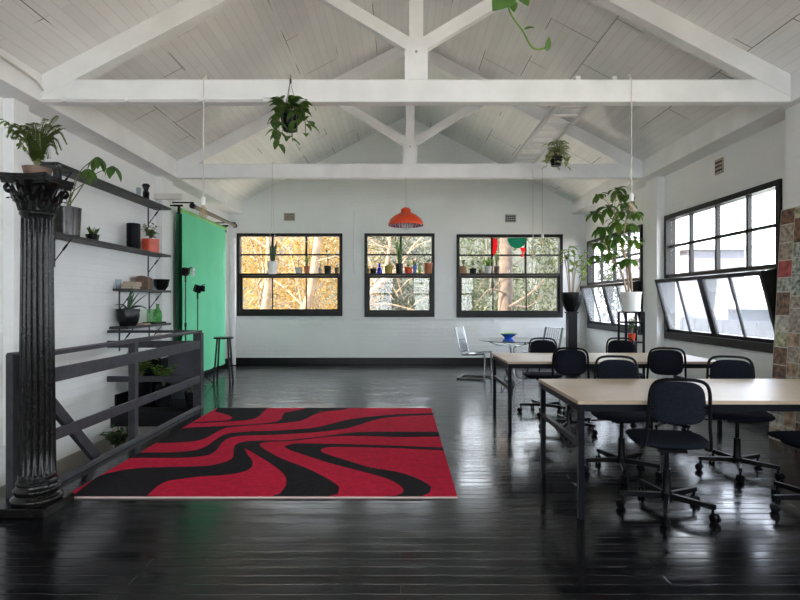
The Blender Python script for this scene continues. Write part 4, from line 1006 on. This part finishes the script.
sill('small_pot', 337, 4.5, 6, M['wood'], 'small brown pot at right end of left window ledge', lambda r, z: sprout(r, z, 4, .14, .05, .07, .03, 4, 'leaf_dark', 55))
sill('small_pot', 367.5, 4.5, 5, M['wood'], 'small brown pot with sprig at left end of middle window ledge', lambda r, z: sprout(r, z, 4, .12, .05, .07, .03, 4, 'leaf', 56))
sill('small_pot', 373.3, 6.5, 5, M['potblack'], 'low dark pot beside the blue bottle on middle window ledge', lambda r, z: sprout(r, z, 5, .06, .05, .06, .03, 3, 'leaf_dark', 57))
r = thing('bottle', 'cobalt blue glass bottle on the middle window ledge', 'bottle', (bx_(379.6), SHY, SHZ)); m = MB(); m.lathe([(0, 0), (.055, 0), (.06, .02), (.05, .09), (.025, .15), (.02, .18), (.032, .20), (.03, .215), (0, .21)], 20); m.build('bottle_body', M['blueglass'], r)
sill('small_pot', 388.8, 9, 7.5, M['yellowpot'], 'mustard pot without tall plant on middle window ledge', lambda r, z: sprout(r, z, 5, .05, .05, .05, .03, 3, 'leaf', 58))
sill('tall_pot_plant', 399.3, 8, 10, M['potblack'], 'dark green pot with tall spiky plant, middle window ledge', lambda r, z: (blades(r, z, 7, .68, .05, .12, 'leaf_grey', 59, .05)))
sill('small_pot', 408.5, 8.5, 6, M['orangepot'], 'orange pot with bushy plant on middle window ledge', lambda r, z: sprout(r, z, 7, .17, .09, .08, .04, 5, 'leaf_light', 60))
sill('small_pot', 414.8, 4, 8, M['bluepot'], 'narrow dark blue pot on middle window ledge', lambda r, z: blades(r, z, 5, .22, .03, .3, 'leaf_dark', 61))
sill('small_pot', 419.9, 4, 6, M['lime'], 'small green pot next to the large red pot, middle window', lambda r, z: sprout(r, z, 4, .16, .05, .06, .03, 4, 'leaf', 62))
sill('large_red_pot', 428, 9.2, 10.5, M['terracotta'], 'largest red-brown pot at right end of middle window ledge', lambda r, z: sprout(r, z, 6, .12, .08, .08, .04, 4, 'leaf_dark', 63))
sill('small_pot', 463, 8, 7, M['bookbrown'], 'round tan pot with leafy top at left of right window ledge', lambda r, z: sprout(r, z, 8, .20, .06, .06, .03, 8, 'leaf_grey', 64))
sill('small_pot', 472.8, 7.5, 5, M['potblack'], 'dark low pot with upright leaves, second on right window ledge', lambda r, z: sprout(r, z, 7, .20, .045, .05, .025, 8, 'leaf_grey', 65))
sill('small_pot', 480.2, 4, 3, M['wood'], 'shallow brown dish of succulents on right window ledge', lambda r, z: sprout(r, z, 6, .05, .04, .04, .03, 3, 'leaf_grey', 66))
sill('small_pot', 487.5, 8, 7, M['potgrey'], 'grey pot with arching leaves left of right window mullion', lambda r, z: blades(r, z, 14, .24, .03, .42, 'leaf', 67, .35))
sill('small_pot', 496.5, 6, 7, M['wood'], 'brown pot with long drooping green leaves by right window mullion', lambda r, z: sprout(r, z, 6, .36, .05, .09, .045, 6, 'leaf_light', 68, .9))
# coloured sheer pieces hung at the right window
def cloth(u0, u1, v0, v1, mt, label, shape):
    m = MB(); Y = YB - .03; pts = shape
    m.prism([(bx_(u0 + (u1 - u0) * a), bz_(v0 + (v1 - v0) * b)) for a, b in pts], 'y', Y - .004, Y + .004)
    return tag(m.build('hanging_cloth', mt), label, 'hanging cloth')
arc = [(.5 + .5 * math.cos(PI * i / 16), math.sin(PI * i / 16)) for i in range(17)]
cloth(492.5, 497.5, 238.5, 255, M['redcloth'], 'red sheer scrap hung at left of right window', [(0, 0), (.8, 0), (1, .25), (.9, .6), (.5, .95), (0, 1)])
cloth(507, 526, 238, 248.5, M['tealcloth'], 'teal half-round sheer panel hung at top of right window', arc)
cloth(519.5, 525, 248, 257, M['redcloth'], 'red sheer ribbon under the teal panel in right window', [(0, .0), (1, 0), (1, .5), (.7, .4), (.6, 1), (.2, 1), (.4, .5)])

# ------------------------------------------------------------------ back right corner plants
PP = Vector((3.20, 9.95, 0))
r = thing('pedestal', 'slim square black pedestal in the back right corner', 'pedestal', PP)
m = MB(); m.box((0, 0, .57), (.165, .165, 1.14), bevel=.004); m.build('pedestal_shaft', M['black'], r); m = MB(); m.box((0, 0, .02), (.24, .24, .04), bevel=.004); m.build('pedestal_foot', M['black'], r)
m = MB(); m.box((0, 0, 1.155), (.20, .20, .03), bevel=.004); m.build('pedestal_top', M['black'], r)
r = potted('pedestal_planter', 'cane-stemmed plant in wide dark green bowl on the black pedestal', PP + Vector((0, 0, 1.17)), .215, .095, .36, M['potblack'], bulge=.14)
rg = random.Random(71); st, fo = MB(), MB()
for i, (ex, ey, ez) in enumerate(((-.14, .0, 1.02), (-.06, .05, .86), (.05, -.04, .98), (.12, .06, .78), (.02, .0, .60), (-.02, .1, 1.1))):
    p = spline([(ex * .3, ey * .3, .30), (ex * .6, ey, .30 + ez * .4), (ex, ey, .30 + ez * .8)], 6); st.tube(p, .008, 6)
    e = p[-1]
    for k in range(9):
        b = rg.uniform(0, 2 * PI); fo.leaf(e + Vector((0, 0, rg.uniform(-.12, .03))), (math.cos(b) * .9 + .25, math.sin(b), rg.uniform(-.1, .9)), rg.uniform(.14, .26), .06 if i % 2 else .035, .9, 5)
for k in range(9):
    b = rg.uniform(0, 2 * PI); fo.leaf((.24, -.02, .62 + .06 * k), (math.cos(b), math.sin(b), .0), .14, .075, .9, 4)
st.tube(spline([(.05, 0, .30), (.18, -.02, .6), (.24, -.02, 1.15)], 6), .006, 6)
st.build('stem', M['stemwood'], r); fo.build('foliage', M['leaf_light'], r, angle=180)

SP = Vector((3.30, 7.62, 0)); BZ = 1.22
r = thing('plant_stand', 'tall slim black plant stand by right wall pilaster', 'plant stand', SP)
for sx in (-1, 1):
    for sy in (-1, 1):
        m = MB(); m.bar((sx * .125, sy * .125, 0), (sx * .125, sy * .125, BZ - .025), .026, .026, up=(0, 1, 0)); m.build('leg', M['steel_black'], r)
m = MB(); m.box((0, 0, BZ - .015), (.27, .27, .02)); m.build('top_shelf', M['steel_black'], r)
m = MB(); m.box((0, 0, .78), (.27, .27, .02)); m.build('lower_shelf', M['steel_black'], r)
m = MB()
for z in (.25, .55, 1.06):
    for s in (-1, 1): m.box((s * .125, 0, z), (.014, .24, .02)); m.box((0, s * .125, z), (.24, .014, .02))
m.build('stretcher', M['steel_black'], r)
r = potted('orange_pot_plant', 'small leafy plant in orange pot on lower shelf of plant stand', SP + Vector((0, -.02, .79)), .055, .04, .11, M['orangepot']); sprout(r, .10, 7, .24, .05, .075, .04, 7, 'leaf', 72, .7)
UB = SP + Vector((0, 0, BZ - .004))
r = thing('umbrella_tree', 'big umbrella-leaf plant in cream bucket on the tall plant stand', 'potted plant', UB)
m = MB(); m.lathe([(0, 0), (.128, 0), (.13, .03), (.1245, .035), (.138, .26), (.150, .262), (.150, .275), (.140, .276), (.130, .25), (0, .25)], 36); m.build('pot', M['potwhite'], r)
m = MB(); m.lathe([(0, .253), (.131, .252)], 24); m.build('soil', M['soil'], r)
rg = random.Random(77); st, fo = MB(), MB()
def U(u, v, dy=0.): return at(u, v, SP.y + dy) - UB
mains = [[U(629, 293), U(626, 262), U(620, 240), U(614, 212)], [U(632, 293), U(630, 270), U(623, 246), U(627, 215)], [U(627, 293), U(621, 272), U(611, 258), U(604, 240)]]
for p in mains: q = spline(p, 6); st.tube(q, [.016 - .009 * j / len(q) for j in range(len(q))], 7)
whorls = [(599, 195, -.05, .8), (617, 190, .05, 1.), (626, 196, -.12, .9), (596, 213, .05, 1.), (608, 208, -.15, 1.1), (622, 212, .1, 1.), (634, 212, -.05, .9), (603, 228, -.1, 1.05), (616, 222, -.2, 1.), (630, 224, .12, .95),
          (598, 243, .0, .9), (610, 240, .15, 1.), (618, 236, -.15, 1.), (635, 240, -.05, .85), (596, 256, -.1, .85), (610, 254, -.05, 1.), (620, 262, .1, .95), (630, 260, -.1, .8), (606, 246, .2, .9), (626, 204, .2, 1.)]
for (u, v, dy, s) in whorls:
    c = U(u, v, dy); near_ = min((q for p in mains for q in spline(p, 6)), key=lambda q: (q - c - Vector((0, 0, -.1))).length)
    st.tube(spline([near_, (near_ + c) / 2 + Vector((0, 0, .03)), c], 4), .004, 5)
    off = rg.uniform(0, 1); T = Euler((rg.uniform(-.7, .7), rg.uniform(-.7, .7), 0)).to_matrix()
    for k in range(7):
        a = 2 * PI * (k + off) / 7; fo.leaf(c, T @ Vector((math.cos(a), math.sin(a), rg.uniform(-.3, .35))), .205 * s * rg.uniform(.75, 1.15), .092 * s, 1.3 * rg.uniform(.7, 1.3), 6, fold=.1)
st.build('stem', M['stemwood'], r); fo.build('foliage', M['leaf'], r, angle=180)

# ------------------------------------------------------------------ collage board against the right wall
FX, TX, BH = 3.675, 3.800, 2.27
lean = math.atan((TX - FX) / BH)
BY0, BY1 = 3.55, 5.32
r = tag(empty('collage_board', (FX, BY1, 0)), 'tall board covered in magazine pictures leaning on the right wall', 'collage board')
r.rotation_euler = Euler((0, lean, -PI / 2), 'XYZ')
r.rotation_euler = (Matrix.Rotation(lean, 4, 'Y') @ Matrix.Rotation(-PI / 2, 4, 'Z')).to_euler()   # local x towards the viewer, y into the wall
W = BY1 - BY0
m = MB(); m.box((W / 2, .012, BH / 2), (W, .02, BH)); m.build('board', M['boardback'], r)
rg = random.Random(15); x = .005
k = 0
while x < W - .05:
    w = rg.uniform(.125, .19); w = min(w, W - x - .004); z = .006
    while z < BH - .05:
        h = rg.uniform(.11, .25); h = min(h, BH - z - .004)
        m = MB(); m.box((x + w / 2, 0, z + h / 2), (w - .010, .003, h - .010)); m.build('picture', M['pic%d' % rg.choice((0, 0, 2, 3, 4, 5, 6, 6, 7, 1))], r)
        z += h; k += 1
    x += w

# ------------------------------------------------------------------ garden outside
m = MB(); m.box((0, 22, -3.1), (80, 80, .2)); struct(m.build('ground', M['lawn']), 'garden ground outside the windows')
def leaf_cloud(n, rx, ry, rz, size, seed):
    rg = random.Random(seed); m = MB()
    blobs = [(Vector((rg.uniform(-.7, .7) * rx, rg.uniform(-.7, .7) * ry, rg.uniform(-.75, .75) * rz)), rg.uniform(.28, .5)) for _ in range(14)]
    for i in range(n):
        c, s = rg.choice(blobs); d = Vector((rg.gauss(0, 1), rg.gauss(0, 1), rg.gauss(0, 1))).normalized() * rg.uniform(.55, 1.) * s
        p = c + Vector((d.x * rx, d.y * ry, d.z * rz)); a = Vector((rg.gauss(0, 1), rg.gauss(0, 1), rg.gauss(0, .6))).normalized(); b = a.orthogonal(); b.rotate(Matrix.Rotation(rg.uniform(0, 6.3), 3, a))
        L = size * rg.uniform(.6, 1.4); w = L * .3; t = a.cross(b).normalized()
        m.add([p - b * L * .5, p + t * w * .5, p + b * L * .5, p - t * w * .5], [(0, 1, 2, 3)])
    return m
def tree(name, label, base, trunk, branches, crown, fm, bm_, seed, n=3200, size=.16, cat='tree'):
    r = thing(name, label, cat, base)
    m = MB()
    q = spline(trunk[0], 5); m.tube(q, [trunk[1] + (trunk[2] - trunk[1]) * j / (len(q) - 1) for j in range(len(q))], 12)
    m.build('trunk', M[bm_], r)
    if branches:
        m = MB(); rg = random.Random(seed)
        for pts, r0 in branches: q = spline(pts, 5); m.tube(q, [r0 * (1 - .75 * j / (len(q) - 1)) for j in range(len(q))], 7)
        m.build('branch', M[bm_], r)
    for i, (c, (rx, ry, rz), nn) in enumerate(crown): 
        o = leaf_cloud(nn, rx, ry, rz, size, seed + i).build('foliage', M[fm], r, c, angle=180)
def twigs(p, n, L, seed, r0=.035):
    rg = random.Random(seed); out = []
    for _ in range(n):
        d = Vector((rg.uniform(-1, 1), rg.uniform(-.4, .4), rg.uniform(.1, 1))).normalized() * L * rg.uniform(.5, 1.2)
        s = Vector(p) + Vector((rg.uniform(-.2, .2), 0, rg.uniform(-1.5, .8)))
        out.append(([s, s + d * .5 + Vector((0, 0, .12)), s + d], r0 * rg.uniform(.5, 1.2)))
    return out
# left window: sunlit gum trees
tree('gum_tree', 'sunlit pale gum tree outside left part of left back window', (-4.0, 14.2, -3), ([(-.3, 0, 0), (-.05, 0, 2.8), (.45, 0, 4.4), (.5, .1, 6.5)], .16, .08), twigs((.3, 0, 5), 12, 2.0, 81), [((-.4, .5, 5.2), (1.9, .8, 1.9), 1500)], 'fol_sunlit', 'bark', 81)
tree('gum_tree', 'sunlit pale gum tree with leaning trunk outside right part of left back window', (-3.3, 16.9, -3), ([(-.5, 0, 0), (-.2, 0, 3), (.45, 0, 4.6), (.75, .1, 7)], .20, .11), twigs((.4, 0, 5), 12, 2.2, 82) + [([(-.2, 0, 3.2), (-.9, 0, 4.2), (-1.2, 0, 5.6)], .12)], [((0., .5, 5.0), (2.0, .7, 2.2), 1500)], 'fol_sunlit', 'bark', 83)
# middle window: pale branch in front of scrub tinted shady blue-green
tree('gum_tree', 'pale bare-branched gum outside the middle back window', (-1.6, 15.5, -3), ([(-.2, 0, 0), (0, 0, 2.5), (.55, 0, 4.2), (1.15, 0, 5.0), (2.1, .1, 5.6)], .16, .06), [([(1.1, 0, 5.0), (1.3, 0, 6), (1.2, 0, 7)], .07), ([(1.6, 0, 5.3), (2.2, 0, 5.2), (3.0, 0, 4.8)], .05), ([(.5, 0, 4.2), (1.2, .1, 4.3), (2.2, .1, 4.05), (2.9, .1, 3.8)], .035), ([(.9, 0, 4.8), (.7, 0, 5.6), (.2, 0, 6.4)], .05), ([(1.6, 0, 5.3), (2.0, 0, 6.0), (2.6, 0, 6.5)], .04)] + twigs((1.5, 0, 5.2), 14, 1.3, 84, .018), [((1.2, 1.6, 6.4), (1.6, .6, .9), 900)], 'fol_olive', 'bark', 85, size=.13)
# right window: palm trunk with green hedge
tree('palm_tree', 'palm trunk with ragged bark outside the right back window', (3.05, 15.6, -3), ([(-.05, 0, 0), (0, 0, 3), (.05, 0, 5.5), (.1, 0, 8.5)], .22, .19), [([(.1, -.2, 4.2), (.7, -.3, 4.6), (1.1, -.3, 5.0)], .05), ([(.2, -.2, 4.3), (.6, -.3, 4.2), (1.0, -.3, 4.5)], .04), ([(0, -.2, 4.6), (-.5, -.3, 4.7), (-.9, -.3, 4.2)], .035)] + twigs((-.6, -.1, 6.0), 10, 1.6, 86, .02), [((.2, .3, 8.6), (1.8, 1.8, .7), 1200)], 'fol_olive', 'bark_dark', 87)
# dense belt behind
for i, (x, y, zc, fm, s, lab) in enumerate(((-7.6, 20.2, 1.2, 'fol_sunlit', 1., 'sunlit-tinted bush at far left behind the gums outside'), (-2.6, 20.2, 1.5, 'fol_sunlit', 1., 'sunlit-tinted bush nearest behind the gum trees outside left window'), (2.5, 20.2, .9, 'fol_green', 1., 'green bush behind the palm trunk outside right window'), (7.6, 20.2, 1.0, 'fol_green', 1., 'green bush outside at far right beyond the right back window'),
                                       (-5.1, 24.2, 2.2, 'fol_sunlit', 1.05, 'taller sunlit-tinted bush in the second row outside left window'), (.1, 24.2, 1.6, 'fol_shade', 1.05, 'shade-tinted blue-green bush outside the middle window, second row'), (5.6, 24.2, 2.8, 'fol_green', 1.12, 'green bush in the second row outside right back window'))):
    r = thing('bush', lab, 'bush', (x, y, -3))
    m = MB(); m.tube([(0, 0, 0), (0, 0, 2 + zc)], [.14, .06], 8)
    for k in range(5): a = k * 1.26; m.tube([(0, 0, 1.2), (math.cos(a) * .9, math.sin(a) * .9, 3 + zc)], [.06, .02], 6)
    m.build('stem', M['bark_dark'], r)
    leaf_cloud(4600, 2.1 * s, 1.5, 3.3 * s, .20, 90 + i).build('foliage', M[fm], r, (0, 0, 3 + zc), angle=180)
m = MB(); vs, fs = [], []
rg = random.Random(4)
for j in range(9):
    for i in range(41): vs.append((-30 + (30 + .335 * (27.5 + 1.6 * j)) * i / 40, 27.5 + 1.6 * j, -3 + 9.5 * math.sin(min(1, j / 7) * PI / 2) + rg.uniform(-.5, .5)))
for j in range(8):
    for i in range(40): a = j * 41 + i; fs.append((a, a + 1, a + 42, a + 41))
m.add(vs, fs); struct(m.build('hillside', M['hill']), 'overgrown slope behind the garden')
# neighbour house and fence on the right side
r = thing('neighbour_house', 'pale rendered neighbouring house outside the right wall windows', 'house', (7.7, 15.0, -3))
m = MB(); m.box((0, 0, 2.82), (1.4, 4.0, 5.64)); m.build('house_wall', M['render'], r)
m = MB(); m.prism([(-.85, 5.62), (.85, 5.62), (.85, 5.72), (-.85, 5.72)], 'y', -2.1, 2.1); m.build('roof', M['tiles'], r)
r = thing('neighbour_shed', 'grey lean-to beside the neighbouring house outside right wall', 'shed', (8.2, 10.6, -3))
m = MB(); m.box((0, 0, 2.1), (2.0, 2.2, 4.2)); m.build('shed_wall', M['render'], r)
m = MB(); m.prism([(-1.2, 4.2), (1.2, 4.7), (1.2, 4.8), (-1.2, 4.3)], 'y', -1.2, 1.2); m.build('roof', M['tiles'], r)
r = thing('paling_fence', 'grey paling fence outside the right wall windows', 'fence', (6.4, 8.0, -3))
for k in range(28):
    m = MB(); m.box((0, -6.7 + k * .5, 2.0), (.03, .47, 4.0)); m.build('fence_panel', M['fence'], r)

# ------------------------------------------------------------------ light
w = bpy.data.worlds.new('sky'); sc.world = w; w.use_nodes = True
bg = w.node_tree.nodes['Background']; bg.inputs['Color'].default_value = (.86, .93, 1.0, 1); bg.inputs['Strength'].default_value = 1.9
sun = bpy.data.lights.new('sun', 'SUN'); sun.energy = 7.; sun.color = (1, .86, .64); sun.angle = math.radians(.6)
so = bpy.data.objects.new('sun', sun); col.objects.link(so)
so.rotation_euler = Vector((.78, .30, -.62)).to_track_quat('-Z', 'Y').to_euler()
def portal(c, rot, w_, h_):
    l = bpy.data.lights.new('window_portal', 'AREA'); l.shape = 'RECTANGLE'; l.size = w_; l.size_y = h_; l.cycles.is_portal = True
    o = bpy.data.objects.new('window_portal', l); col.objects.link(o); o.location = c; o.rotation_euler = rot
for (x0, x1, z0, z1) in BW: portal(((x0 + x1) / 2, YB + .19, (z0 + z1) / 2), Vector((0, -1, 0)).to_track_quat('-Z', 'Z').to_euler(), x1 - x0, z1 - z0)
for (y0, y1, z0, z1) in RW: portal((XR + .19, (y0 + y1) / 2, (z0 + z1) / 2), Vector((-1, 0, 0)).to_track_quat('-Z', 'Z').to_euler(), y1 - y0, z1 - z0)
for (x0, x1, z0, z1) in FW: portal(((x0 + x1) / 2, YF - .19, (z0 + z1) / 2), Vector((0, 1, 0)).to_track_quat('-Z', 'Z').to_euler(), x1 - x0, z1 - z0)

# ------------------------------------------------------------------ camera, view
cam = bpy.data.cameras.new('camera'); co = bpy.data.objects.new('camera', cam); col.objects.link(co)
co.location = (0, 0, CAMH); co.rotation_euler = (PI / 2, 0, 0); cam.sensor_width = 36; cam.lens = F / 800 * 36; cam.shift_y = 2 / 800; cam.clip_start = .05
sc.camera = co
sc.cycles.max_bounces = 14; sc.cycles.diffuse_bounces = 8; sc.cycles.transparent_max_bounces = 16
sc.cycles.caustics_reflective = False; sc.cycles.caustics_refractive = False
sc.cycles.use_denoising = True
vs = sc.view_settings
sc.display_settings.display_device = 'sRGB'; vs.view_transform = 'Standard'; vs.look = 'None'; vs.gamma = 1; vs.use_curve_mapping = False
vs.exposure = 2.52
